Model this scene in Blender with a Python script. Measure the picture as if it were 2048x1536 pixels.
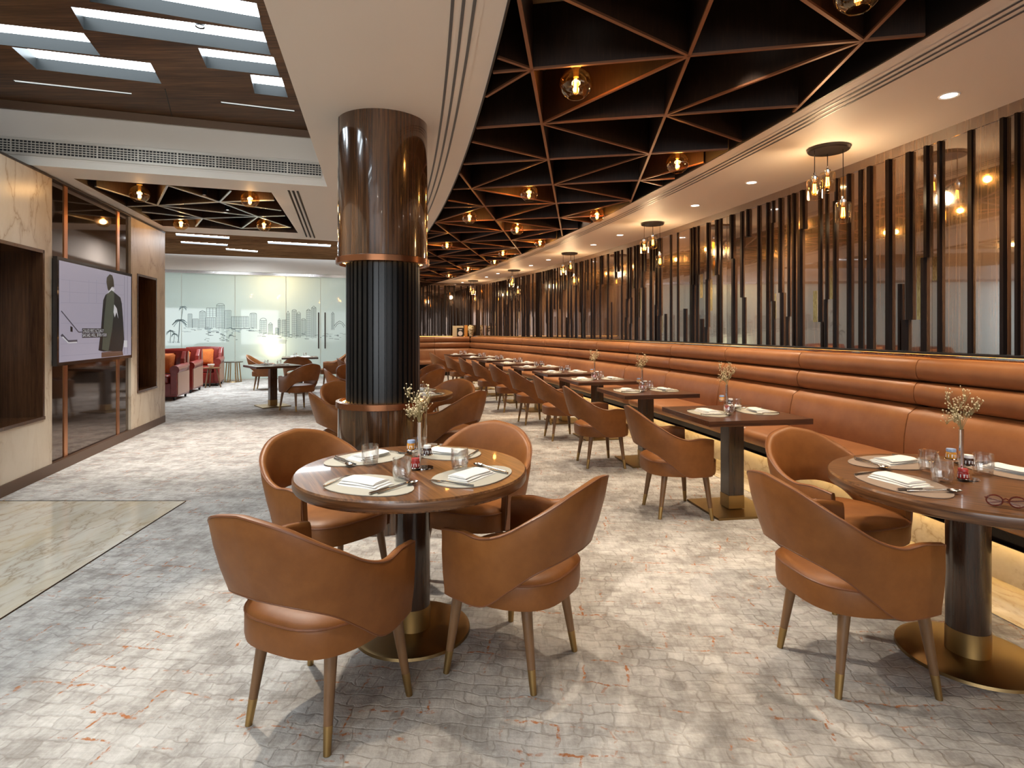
import bpy, bmesh, math, random
from math import sin, cos, pi, sqrt, atan2, hypot
from mathutils import Vector, Matrix
from mathutils.geometry import delaunay_2d_cdt

for o in list(bpy.data.objects):
    bpy.data.objects.remove(o)
SC = bpy.context.scene
COL = SC.collection
random.seed(7)

# ------------------------------------------------------------------ camera
F, H, HC = 1150.0, 660.0, 1.39          # focal length (px), horizon row, eye height (m), frame 2048x1536
cam_d = bpy.data.cameras.new('camera')
cam = bpy.data.objects.new('camera', cam_d)
COL.objects.link(cam)
cam.location = (0, 0, HC)
cam.rotation_euler = (pi / 2, 0, 0)
cam_d.sensor_width = 36.0
cam_d.lens = F / 2048 * 36.0
cam_d.shift_y = -(768 - H) / 2048
cam_d.clip_start = 0.05
SC.camera = cam

# ------------------------------------------------------------------ world, view
SC.view_settings.view_transform = 'Standard'
SC.view_settings.look = 'None'
SC.view_settings.gamma = 1
SC.view_settings.use_curve_mapping = False
SC.view_settings.exposure = 0.5
SC.cycles.use_adaptive_sampling = True
SC.cycles.adaptive_threshold = 0.06
SC.cycles.max_bounces = 5
SC.cycles.diffuse_bounces = 3
SC.cycles.glossy_bounces = 3
SC.cycles.transmission_bounces = 2
SC.cycles.transparent_max_bounces = 8
SC.cycles.sample_clamp_indirect = 4.0
SC.cycles.caustics_reflective = False
SC.cycles.caustics_refractive = False
SC.cycles.use_denoising = True
W = bpy.data.worlds.new('world')
SC.world = W
W.use_nodes = True
W.node_tree.nodes['Background'].inputs[0].default_value = (0.80, 0.90, 1.0, 1)
W.node_tree.nodes['Background'].inputs[1].default_value = 0.7


def lamp(name, kind, loc, energy, color, **kw):
    d = bpy.data.lights.new(name, kind)
    d.energy = energy
    d.color = color
    rot = kw.pop('rot', None)
    for k, v in kw.items():
        setattr(d, k, v)
    o = bpy.data.objects.new(name, d)
    COL.objects.link(o)
    o.location = loc
    if rot:
        o.rotation_euler = rot
    return o


# daylight through the window front behind the camera
lamp('window_daylight', 'AREA', (-1.5, -8.6, 1.6), 320, (0.93, 0.97, 1.0), shape='RECTANGLE', size=8.5, size_y=2.4,
     rot=(pi / 2, 0, 0))
# daylight from the lounge windows on the far left
lamp('lounge_daylight', 'AREA', (-13.3, 12.2, 1.7), 130, (0.93, 0.97, 1.0), shape='RECTANGLE', size=6.0, size_y=2.6,
     rot=(pi / 2, 0, -pi / 2))
# lit corridor behind the frosted partition
lamp('corridor_daylight', 'AREA', (-7.0, 18.9, 1.7), 27, (0.93, 1.0, 0.98), shape='RECTANGLE', size=11.0, size_y=2.8,
     rot=(-pi / 2, 0, 0.37))

# ------------------------------------------------------------------ projection helpers
ZS = 2.8816      # soffit height
ZW = 3.42        # timber ceiling height


def P(x, y, z=0.0):
    d = (HC - z) * F / (y - H)
    return Vector(((x - 1024) / F * d, d, z))


def at(x, y, d):
    return Vector(((x - 1024) / F * d, d, HC - (y - H) / F * d))


CW, RW = (-47.74, -3.726), 51.58          # curved slat wall
CR, RR = (-53.70, -5.403), 56.43          # inner edge of the ring soffit
CL, RL = (-51.62, -4.816), 52.13          # outer edge of the white soffit


def arcx(c, r, y):
    return c[0] + sqrt(r * r - (y - c[1]) ** 2)


def wallpt(phi, off=0.0, z=0.0):
    r = RW - off
    return Vector((CW[0] + r * cos(phi), CW[1] + r * sin(phi), z))


WU = Vector((-0.2498, 0.9683, 0))         # along the marble wall
WN = Vector((0.9683, 0.2498, 0))          # its normal, into the room
WP0 = P(0, 996)


def wall_s(px, off=0.0):
    """distance along the marble wall where the ray of column px meets it"""
    rx = (px - 1024) / F
    p0 = WP0 + WN * off
    # p0 + s*WU = d*(rx,1)
    det = WU.x * (-1) - (-rx) * WU.y
    s = ((-p0.x) * (-1) - (-rx) * (-p0.y)) / det
    d = p0.y + s * WU.y
    return s, d


def on_wall(px, py, off=0.0):
    s, d = wall_s(px, off)
    return s, HC - (py - H) / F * d


# ------------------------------------------------------------------ materials
MATS = {}


def mat(name, base=(0.8, 0.8, 0.8), rough=0.5, metal=0.0, coat=0.0, emit=None, estr=0.0, spec=None, builder=None):
    m = bpy.data.materials.new(name)
    m.use_nodes = True
    nt = m.node_tree
    b = nt.nodes['Principled BSDF']
    b.inputs['Base Color'].default_value = (*base, 1)
    b.inputs['Roughness'].default_value = rough
    b.inputs['Metallic'].default_value = metal
    b.inputs['Coat Weight'].default_value = coat
    b.inputs['Coat Roughness'].default_value = 0.04
    if spec is not None:
        b.inputs['Specular IOR Level'].default_value = spec
    if emit:
        b.inputs['Emission Color'].default_value = (*emit, 1)
        b.inputs['Emission Strength'].default_value = estr
    if builder:
        builder(nt, b)
    MATS[name] = m
    return m


def nd(nt, t, **kw):
    n = nt.nodes.new(t)
    for k, v in kw.items():
        if k in n.inputs:
            n.inputs[k].default_value = v
        else:
            setattr(n, k, v)
    return n


def coords(nt, scale=(1, 1, 1), rot=(0, 0, 0), kind='Object'):
    tc = nd(nt, 'ShaderNodeTexCoord')
    mp = nd(nt, 'ShaderNodeMapping')
    mp.inputs['Scale'].default_value = scale
    mp.inputs['Rotation'].default_value = rot
    nt.links.new(tc.outputs[kind], mp.inputs['Vector'])
    return mp.outputs['Vector']


def ramp(nt, fac, stops):
    r = nd(nt, 'ShaderNodeValToRGB')
    el = r.color_ramp.elements
    while len(el) > 1:
        el.remove(el[-1])
    el[0].position = stops[0][0]
    el[0].color = (*stops[0][1], 1)
    for p, c in stops[1:]:
        e = el.new(p)
        e.color = (*c, 1)
    nt.links.new(fac, r.inputs['Fac'])
    return r.outputs['Color']


def noise(nt, vec, scale, detail=4, rough=0.55, dist=0.0):
    n = nd(nt, 'ShaderNodeTexNoise')
    n.inputs['Scale'].default_value = scale
    n.inputs['Detail'].default_value = detail
    n.inputs['Roughness'].default_value = rough
    n.inputs['Distortion'].default_value = dist
    nt.links.new(vec, n.inputs['Vector'])
    return n


def mixc(nt, fac, a, b, mode='MIX'):
    m = nd(nt, 'ShaderNodeMix', data_type='RGBA', blend_type=mode)
    for sock, v in ((m.inputs[0], fac), (m.inputs[6], a), (m.inputs[7], b)):
        if hasattr(v, 'is_linked'):
            nt.links.new(v, sock)
        elif isinstance(v, tuple):
            sock.default_value = (*v, 1)
        else:
            sock.default_value = v
    return m.outputs[2]


def math_n(nt, op, a, b=None):
    m = nd(nt, 'ShaderNodeMath', operation=op)
    for i, v in enumerate((a, b)):
        if v is None:
            continue
        if hasattr(v, 'is_linked'):
            nt.links.new(v, m.inputs[i])
        else:
            m.inputs[i].default_value = v
    return m.outputs[0]


def bump(nt, b, h, strength=0.2, dist=0.01):
    n = nd(nt, 'ShaderNodeBump')
    n.inputs['Strength'].default_value = strength
    n.inputs['Distance'].default_value = dist
    nt.links.new(h, n.inputs['Height'])
    nt.links.new(n.outputs['Normal'], b.inputs['Normal'])


def wood(stops, scale, big=0.6, bstr=0.0):
    def f(nt, b):
        v = coords(nt, scale)
        n1 = noise(nt, v, 1.0, 5, 0.65)
        n2 = noise(nt, coords(nt, tuple(s * 0.12 for s in scale)), 1.0, 3, 0.5)
        fac = math_n(nt, 'ADD', math_n(nt, 'MULTIPLY', n1.outputs['Fac'], big),
                     math_n(nt, 'MULTIPLY', n2.outputs['Fac'], 1 - big))
        nt.links.new(ramp(nt, fac, stops), b.inputs['Base Color'])
        if bstr:
            bump(nt, b, n1.outputs['Fac'], bstr, 0.002)
    return f


def leather(c1, c2, sc=14):
    def f(nt, b):
        v = coords(nt)
        n1 = noise(nt, v, sc, 5, 0.6)
        n2 = noise(nt, v, 2.5, 2, 0.5)
        fac = math_n(nt, 'ADD', math_n(nt, 'MULTIPLY', n1.outputs['Fac'], 0.5),
                     math_n(nt, 'MULTIPLY', n2.outputs['Fac'], 0.5))
        nt.links.new(ramp(nt, fac, [(0.35, c1), (0.65, c2)]), b.inputs['Base Color'])
        vo = nd(nt, 'ShaderNodeTexVoronoi')
        vo.inputs['Scale'].default_value = 420
        nt.links.new(v, vo.inputs['Vector'])
        bump(nt, b, vo.outputs['Distance'], 0.06, 0.002)
    return f


def carpet(nt, b):
    v = coords(nt, rot=(0, 0, 0.12))

    def warped(scale, amp, src):
        w = noise(nt, v, scale, 1.5, 0.65)
        sub = nd(nt, 'ShaderNodeVectorMath', operation='SUBTRACT')
        nt.links.new(w.outputs['Color'], sub.inputs[0])
        sub.inputs[1].default_value = (0.5, 0.5, 0.5)
        va = nd(nt, 'ShaderNodeVectorMath', operation='SCALE')
        va.inputs['Scale'].default_value = amp
        nt.links.new(sub.outputs[0], va.inputs[0])
        vb = nd(nt, 'ShaderNodeVectorMath', operation='ADD')
        nt.links.new(src, vb.inputs[0])
        nt.links.new(va.outputs[0], vb.inputs[1])
        return vb.outputs[0]
    vv = warped(3.5, 0.09, v)
    vv = warped(9.0, 0.060, vv)
    vv = warped(30.0, 0.018, vv)

    def brick(w, h, mortar, smooth):
        br = nd(nt, 'ShaderNodeTexBrick')
        br.offset = 0.42
        br.squash = 1.5
        br.squash_frequency = 3
        for k, val in (('Scale', 1.0), ('Mortar Size', mortar), ('Mortar Smooth', smooth), ('Brick Width', w),
                       ('Row Height', h), ('Bias', 0.0)):
            br.inputs[k].default_value = val
        br.inputs['Color1'].default_value = (0.0, 0.0, 0.0, 1)
        br.inputs['Color2'].default_value = (1.0, 1.0, 1.0, 1)
        br.inputs['Mortar'].default_value = (0.5, 0.5, 0.5, 1)
        nt.links.new(vv, br.inputs['Vector'])
        return br
    br = brick(0.080, 0.062, 0.0055, 0.75)
    br2 = brick(0.19, 0.135, 0.006, 0.4)
    big = noise(nt, v, 3.6, 5, 0.72)
    mid = noise(nt, v, 11, 5, 0.7)
    fine = noise(nt, v, 70, 2, 0.75)
    s1 = noise(nt, coords(nt, (6, 70, 1), (0, 0, 0.12)), 1.0, 4, 0.7)
    s2 = noise(nt, coords(nt, (70, 6, 1), (0, 0, 0.12)), 1.0, 4, 0.7)
    base = math_n(nt, 'ADD', math_n(nt, 'MULTIPLY', big.outputs['Fac'], 0.62), math_n(nt, 'MULTIPLY', mid.outputs['Fac'], 0.38))
    col = ramp(nt, base, [(0.36, (0.165, 0.146, 0.130)), (0.45, (0.275, 0.252, 0.228)),
                          (0.53, (0.425, 0.400, 0.368)), (0.66, (0.575, 0.55, 0.515))])
    col = mixc(nt, 0.14, col, mixc(nt, br.outputs['Color'], (0.22, 0.195, 0.175), (0.60, 0.56, 0.52)))
    st = math_n(nt, 'MULTIPLY', s1.outputs['Fac'], s2.outputs['Fac'])
    col = mixc(nt, 0.15, col, ramp(nt, st, [(0.14, (0.16, 0.14, 0.12)), (0.25, (0.46, 0.42, 0.38)), (0.36, (0.74, 0.71, 0.66))]))
    lines_on = ramp(nt, noise(nt, v, 2.3, 4, 0.7).outputs['Fac'], [(0.40, (0, 0, 0)), (0.58, (1, 1, 1))])
    mort = math_n(nt, 'MULTIPLY', br.outputs['Fac'], math_n(nt, 'ADD', math_n(nt, 'MULTIPLY', lines_on, 0.85), 0.12))
    col = mixc(nt, math_n(nt, 'MULTIPLY', mort, 0.42), col, (0.17, 0.14, 0.115))
    orange_on = ramp(nt, noise(nt, v, 3.3, 5, 0.72).outputs['Fac'], [(0.50, (0, 0, 0)), (0.58, (1, 1, 1))])
    speck = ramp(nt, noise(nt, v, 40, 3, 0.7).outputs['Fac'], [(0.44, (0, 0, 0)), (0.54, (1, 1, 1))])
    om = math_n(nt, 'MULTIPLY', math_n(nt, 'MULTIPLY', br2.outputs['Fac'], orange_on), speck)
    col = mixc(nt, math_n(nt, 'MULTIPLY', om, 0.9), col, (0.34, 0.115, 0.03))
    nt.links.new(col, b.inputs['Base Color'])
    hgt = math_n(nt, 'ADD', math_n(nt, 'MULTIPLY', math_n(nt, 'SUBTRACT', 1.0, br.outputs['Fac']), 0.6),
                 math_n(nt, 'MULTIPLY', fine.outputs['Fac'], 0.5))
    bump(nt, b, hgt, 0.5, 0.008)


def marble(base, mid, vein, sc=1.0, rot=(0, 0.5, 0.6), stretch=(1, 1, 1)):
    def f(nt, b):
        v = coords(nt, stretch, rot)
        d = noise(nt, v, 1.6 * sc, 5, 0.6)
        va = nd(nt, 'ShaderNodeVectorMath', operation='SCALE')
        va.inputs['Scale'].default_value = 0.9 / sc
        nt.links.new(d.outputs['Color'], va.inputs[0])
        vb = nd(nt, 'ShaderNodeVectorMath', operation='ADD')
        nt.links.new(v, vb.inputs[0])
        nt.links.new(va.outputs[0], vb.inputs[1])
        vo = nd(nt, 'ShaderNodeTexVoronoi', feature='DISTANCE_TO_EDGE')
        vo.inputs['Scale'].default_value = 2.6 * sc
        nt.links.new(vb.outputs[0], vo.inputs['Vector'])
        vein_m = ramp(nt, vo.outputs['Distance'], [(0.0, (1, 1, 1)), (0.03, (0.35, 0.35, 0.35)), (0.12, (0, 0, 0))])
        mask = ramp(nt, noise(nt, v, 1.9 * sc, 4, 0.6).outputs['Fac'], [(0.34, (0, 0, 0)), (0.56, (1, 1, 1))])
        c = ramp(nt, noise(nt, vb.outputs[0], 1.3 * sc, 5, 0.6).outputs['Fac'], [(0.3, mid), (0.6, base)])
        c = mixc(nt, math_n(nt, 'MULTIPLY', math_n(nt, 'MULTIPLY', vein_m, mask), 0.62), c, vein)
        nt.links.new(c, b.inputs['Base Color'])
    return f


TAN1, TAN2 = (0.176, 0.060, 0.014), (0.243, 0.090, 0.023)
mat('leather_tan', rough=0.45, spec=0.28, builder=leather(TAN1, TAN2))
mat('leather_bench', rough=0.40, builder=leather((0.235, 0.090, 0.033), (0.315, 0.128, 0.048), 9))
mat('piping_tan', (0.17, 0.058, 0.020), 0.45)
mat('leather_red', rough=0.30, builder=leather((0.14, 0.012, 0.008), (0.21, 0.022, 0.014)))
mat('leather_panel', (0.36, 0.20, 0.14), 0.40)
mat('velvet_orange', rough=0.85, builder=leather((0.42, 0.085, 0.012), (0.60, 0.16, 0.02), 30))
mat('leg_wood', rough=0.38, builder=wood([(0.3, (0.12, 0.058, 0.022)), (0.7, (0.20, 0.10, 0.042))], (60, 60, 5)))
mat('brass', (0.36, 0.235, 0.095), 0.40, 1.0)
mat('brass_base', (0.22, 0.145, 0.065), 0.36, 1.0)
mat('copper', (0.52, 0.22, 0.09), 0.28, 1.0)
mat('copper_lip', (0.27, 0.11, 0.05), 0.25, 0.9)
mat('copper_rib', (0.24, 0.10, 0.05), 0.40, 0.6)
mat('chrome', (0.78, 0.78, 0.80), 0.10, 1.0)
mat('steel', (0.55, 0.52, 0.50), 0.18, 1.0)
mat('bronze_dark', (0.035, 0.026, 0.021), 0.28, 0.6)
mat('black_metal', (0.020, 0.019, 0.019), 0.30, 0.7)
mat('flute_black', (0.008, 0.0075, 0.0075), 0.30, 0.0, spec=0.35)
mat('table_wood', rough=0.30, coat=0.15,
    builder=wood([(0.36, (0.040, 0.015, 0.006)), (0.5, (0.125, 0.051, 0.018)), (0.64, (0.235, 0.108, 0.041))], (60, 2.2, 60), 0.75))
mat('table_wood_square', rough=0.28, coat=0.2,
    builder=wood([(0.36, (0.030, 0.011, 0.006)), (0.5, (0.078, 0.028, 0.012)), (0.64, (0.145, 0.057, 0.023))], (2.2, 60, 60), 0.75))
mat('table_edge', rough=0.3, coat=0.15,
    builder=wood([(0.36, (0.045, 0.017, 0.007)), (0.5, (0.125, 0.051, 0.018)), (0.64, (0.21, 0.096, 0.036))], (5, 5, 120), 0.7))
mat('pedestal_wood', rough=0.25, coat=0.3,
    builder=wood([(0.3, (0.016, 0.008, 0.005)), (0.7, (0.062, 0.028, 0.013))], (60, 60, 4)))
mat('column_wood', rough=0.16, coat=1.0,
    builder=wood([(0.33, (0.014, 0.006, 0.003)), (0.5, (0.058, 0.025, 0.010)), (0.67, (0.15, 0.070, 0.028))], (75, 75, 2.2), 0.65))
mat('wall_wood', rough=0.12, coat=1.0,
    builder=wood([(0.32, (0.050, 0.024, 0.012)), (0.5, (0.125, 0.064, 0.031)), (0.68, (0.23, 0.130, 0.068))], (70, 70, 1.2), 0.6))
def lacquer(m, fac, rough=0.02):
    nt = m.node_tree
    out = nt.nodes['Material Output']
    b = nt.nodes['Principled BSDF']
    g = nd(nt, 'ShaderNodeBsdfGlossy')
    g.inputs['Roughness'].default_value = rough
    g.inputs['Color'].default_value = (0.86, 0.84, 0.82, 1)
    mx = nd(nt, 'ShaderNodeMixShader')
    mx.inputs[0].default_value = fac
    nt.links.new(b.outputs[0], mx.inputs[1])
    nt.links.new(g.outputs[0], mx.inputs[2])
    nt.links.new(mx.outputs[0], out.inputs['Surface'])


lacquer(MATS['wall_wood'], 0.17)
mat('wall_wood_dark', rough=0.14, coat=1.0,
    builder=wood([(0.32, (0.030, 0.013, 0.007)), (0.5, (0.080, 0.038, 0.018)), (0.68, (0.16, 0.085, 0.042))], (70, 70, 1.2), 0.6))
lacquer(MATS['wall_wood_dark'], 0.10)
mat('slat_dark', (0.010, 0.0055, 0.004), 0.25, spec=0.12)
mat('antique_mirror', rough=0.10, metal=1.0,
    builder=lambda nt, b: nt.links.new(ramp(nt, noise(nt, coords(nt), 9, 5, 0.7).outputs['Fac'],
                                            [(0.3, (0.22, 0.10, 0.03)), (0.7, (0.72, 0.48, 0.22))]), b.inputs['Base Color']))
mat('fin_wood', rough=0.5, coat=0.0, spec=0.3,
    builder=wood([(0.3, (0.007, 0.003, 0.0015)), (0.55, (0.026, 0.011, 0.005)), (0.75, (0.065, 0.027, 0.011))], (50, 50, 2.0), 0.6))
mat('coffer_dark', (0.012, 0.007, 0.005), 0.45)
mat('ceiling_timber', rough=0.33, coat=0.0, spec=0.12,
    builder=wood([(0.36, (0.026, 0.011, 0.005)), (0.5, (0.088, 0.040, 0.016)), (0.64, (0.19, 0.093, 0.041))], (2.5, 45, 45), 0.6))
mat('timber_far', rough=0.7, spec=0.0,
    builder=wood([(0.36, (0.07, 0.036, 0.018)), (0.5, (0.17, 0.092, 0.045)), (0.64, (0.28, 0.155, 0.078))], (2.5, 12, 45), 0.6))
mat('timber_trim', (0.115, 0.068, 0.043), 0.40)
mat('slot_white', (0.016, 0.017, 0.017), 0.35, spec=0.1)
mat('white_paint', (0.84, 0.745, 0.655), 0.55)
mat('white_bulkhead', (0.78, 0.72, 0.64), 0.5)
mat('ivory_grille', (0.56, 0.51, 0.44), 0.40, 0.3)
mat('grille_dark', (0.012, 0.011, 0.010), 0.6)
mat('slot_grey', (0.10, 0.10, 0.105), 0.4)
mat('rib_pale', (0.62, 0.66, 0.66), 0.25, 0.6)
mat('skirting', (0.105, 0.055, 0.030), 0.35, 0.35)
mat('carpet', rough=0.95, spec=0.15, builder=carpet)
mat('marble_wall', rough=0.30, coat=0.0, spec=0.3,
    builder=marble((0.60, 0.52, 0.41), (0.47, 0.375, 0.26), (0.23, 0.115, 0.035), 1.3, (0.5, 0.3, 0.2), (1, 1, 0.42)))
mat('marble_floor', rough=0.14, coat=0.3,
    builder=marble((0.60, 0.545, 0.455), (0.50, 0.41, 0.27), (0.22, 0.13, 0.05), 1.5, (0, 0, -0.5), (2.2, 0.75, 1)))
mat('smoked_mirror', (0.16, 0.12, 0.10), 0.05, 0.9)
mat('niche_wood', rough=0.25, coat=0.3,
    builder=wood([(0.3, (0.03, 0.012, 0.006)), (0.7, (0.13, 0.055, 0.022))], (60, 60, 3)))
mat('niche_mirror', (0.10, 0.06, 0.045), 0.04, 0.9)
mat('tv_frame', (0.006, 0.006, 0.007), 0.15, coat=0.6)
mat('placemat', (0.36, 0.335, 0.275), 0.62)
mat('placemat_taupe', (0.22, 0.155, 0.115), 0.62)
mat('napkin', (0.70, 0.675, 0.64), 0.85)
mat('porcelain', (0.86, 0.83, 0.78), 0.2)
mat('jam_red', (0.30, 0.02, 0.015), 0.2, coat=0.6)
mat('honey', (0.62, 0.26, 0.03), 0.15, coat=0.6)
mat('jar_white', (0.80, 0.78, 0.76), 0.35)
mat('jar_dark', (0.05, 0.02, 0.012), 0.2, coat=0.6)
mat('lid_red', (0.42, 0.045, 0.04), 0.35)
mat('lid_blue', (0.30, 0.38, 0.55), 0.35)
mat('stem_dry', (0.33, 0.26, 0.12), 0.7)
mat('blossom', (0.78, 0.66, 0.42), 0.7)
mat('vase_ceramic', rough=0.15, coat=0.5,
    builder=lambda nt, b: nt.links.new(ramp(nt, noise(nt, coords(nt), 26, 3, 0.6).outputs['Fac'],
                                            [(0.42, (0.20, 0.17, 0.07)), (0.52, (0.74, 0.62, 0.38))]), b.inputs['Base Color']))
mat('frame_cream', (0.62, 0.52, 0.34), 0.4)
mat('book_black', (0.015, 0.014, 0.013), 0.4)
mat('book_pink', (0.60, 0.36, 0.26), 0.5)
mat('book_grey', (0.34, 0.30, 0.26), 0.5)
mat('glasses_tort', (0.12, 0.02, 0.012), 0.15, coat=0.6)
mat('print_ink', (0.075, 0.105, 0.105), 0.5)
mat('print_pale', (0.26, 0.33, 0.33), 0.5)
mat('stool_top', (0.10, 0.075, 0.05), 0.2)
mat('corridor_wall', (0.72, 0.74, 0.72), 0.6)

# emissive things
mat('light_cool', (0.8, 0.8, 0.8), 0.5, emit=(0.80, 0.92, 1.0), estr=11.0)
mat('light_dim', (0.7, 0.7, 0.7), 0.4, emit=(0.85, 0.95, 0.95), estr=0.45)
mat('light_far', (0.8, 0.8, 0.8), 0.5, emit=(0.86, 0.94, 1.0), estr=72.0)
mat('light_cove', (0.8, 0.6, 0.3), 0.5, emit=(1.0, 0.52, 0.14), estr=7.0)
mat('light_bench', (0.8, 0.6, 0.3), 0.5, emit=(1.0, 0.42, 0.08), estr=4.0)
mat('light_plinth', (0.8, 0.6, 0.3), 0.5, emit=(1.0, 0.62, 0.20), estr=28.0)
mat('light_down', (0.9, 0.9, 0.9), 0.5, emit=(1.0, 0.90, 0.78), estr=14.0)
mat('filament', (0.9, 0.6, 0.2), 0.5, emit=(1.0, 0.55, 0.14), estr=13.0)
mat('lamp_shade', (0.9, 0.8, 0.6), 0.5, emit=(1.0, 0.84, 0.52), estr=4.0)


def screen(name, c, s=0.33):
    mat(name, tuple(x * 0.2 for x in c), 0.25, emit=c, estr=s)


screen('screen_wall', (0.50, 0.47, 0.58))
screen('screen_line', (0.40, 0.38, 0.48))
screen('screen_coat', (0.085, 0.10, 0.075))
screen('screen_coat_dark', (0.012, 0.012, 0.016))
screen('screen_skin', (0.045, 0.035, 0.022))
screen('screen_floor', (0.16, 0.08, 0.05))
screen('screen_rail', (0.08, 0.08, 0.11))
screen('screen_white', (0.80, 0.80, 0.84))


def glassy(name, tint=(1, 1, 1), rough=0.0, base_fac=0.06, edge=0.55, gl=(1, 1, 1)):
    m = bpy.data.materials.new(name)
    m.use_nodes = True
    nt = m.node_tree
    nt.nodes.remove(nt.nodes['Principled BSDF'])
    out = nt.nodes['Material Output']
    t = nd(nt, 'ShaderNodeBsdfTransparent')
    t.inputs['Color'].default_value = (*tint, 1)
    g = nd(nt, 'ShaderNodeBsdfGlossy')
    g.inputs['Roughness'].default_value = rough
    g.inputs['Color'].default_value = (*gl, 1)
    lw = nd(nt, 'ShaderNodeLayerWeight')
    lw.inputs['Blend'].default_value = 0.35
    fac = math_n(nt, 'ADD', math_n(nt, 'MULTIPLY', lw.outputs['Facing'], edge), base_fac)
    mx = nd(nt, 'ShaderNodeMixShader')
    nt.links.new(fac, mx.inputs[0])
    nt.links.new(t.outputs[0], mx.inputs[1])
    nt.links.new(g.outputs[0], mx.inputs[2])
    nt.links.new(mx.outputs[0], out.inputs['Surface'])
    MATS[name] = m


glassy('glass_clear', (0.97, 0.98, 0.98), 0.02, 0.07, 0.75)
glassy('glass_amber', (0.95, 0.72, 0.42), 0.02, 0.06, 0.5, (1.0, 0.86, 0.66))
glassy('glass_shade', (0.97, 0.90, 0.76), 0.03, 0.05, 0.45, (1.0, 0.92, 0.8))


def frosted(name):
    m = bpy.data.materials.new(name)
    m.use_nodes = True
    nt = m.node_tree
    nt.nodes.remove(nt.nodes['Principled BSDF'])
    out = nt.nodes['Material Output']
    tr = nd(nt, 'ShaderNodeBsdfTranslucent')
    tr.inputs['Color'].default_value = (0.72, 0.82, 0.79, 1)
    df = nd(nt, 'ShaderNodeBsdfDiffuse')
    df.inputs['Color'].default_value = (0.50, 0.60, 0.58, 1)
    gl = nd(nt, 'ShaderNodeBsdfGlossy')
    gl.inputs['Roughness'].default_value = 0.03
    lw = nd(nt, 'ShaderNodeLayerWeight')
    lw.inputs['Blend'].default_value = 0.25
    m1 = nd(nt, 'ShaderNodeMixShader')
    m1.inputs[0].default_value = 0.35
    nt.links.new(tr.outputs[0], m1.inputs[1])
    nt.links.new(df.outputs[0], m1.inputs[2])
    m2 = nd(nt, 'ShaderNodeMixShader')
    fac = math_n(nt, 'ADD', math_n(nt, 'MULTIPLY', lw.outputs['Facing'], 0.3), 0.04)
    nt.links.new(fac, m2.inputs[0])
    nt.links.new(m1.outputs[0], m2.inputs[1])
    nt.links.new(gl.outputs[0], m2.inputs[2])
    nt.links.new(m2.outputs[0], out.inputs['Surface'])
    MATS[name] = m


frosted('frosted_glass')


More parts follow.
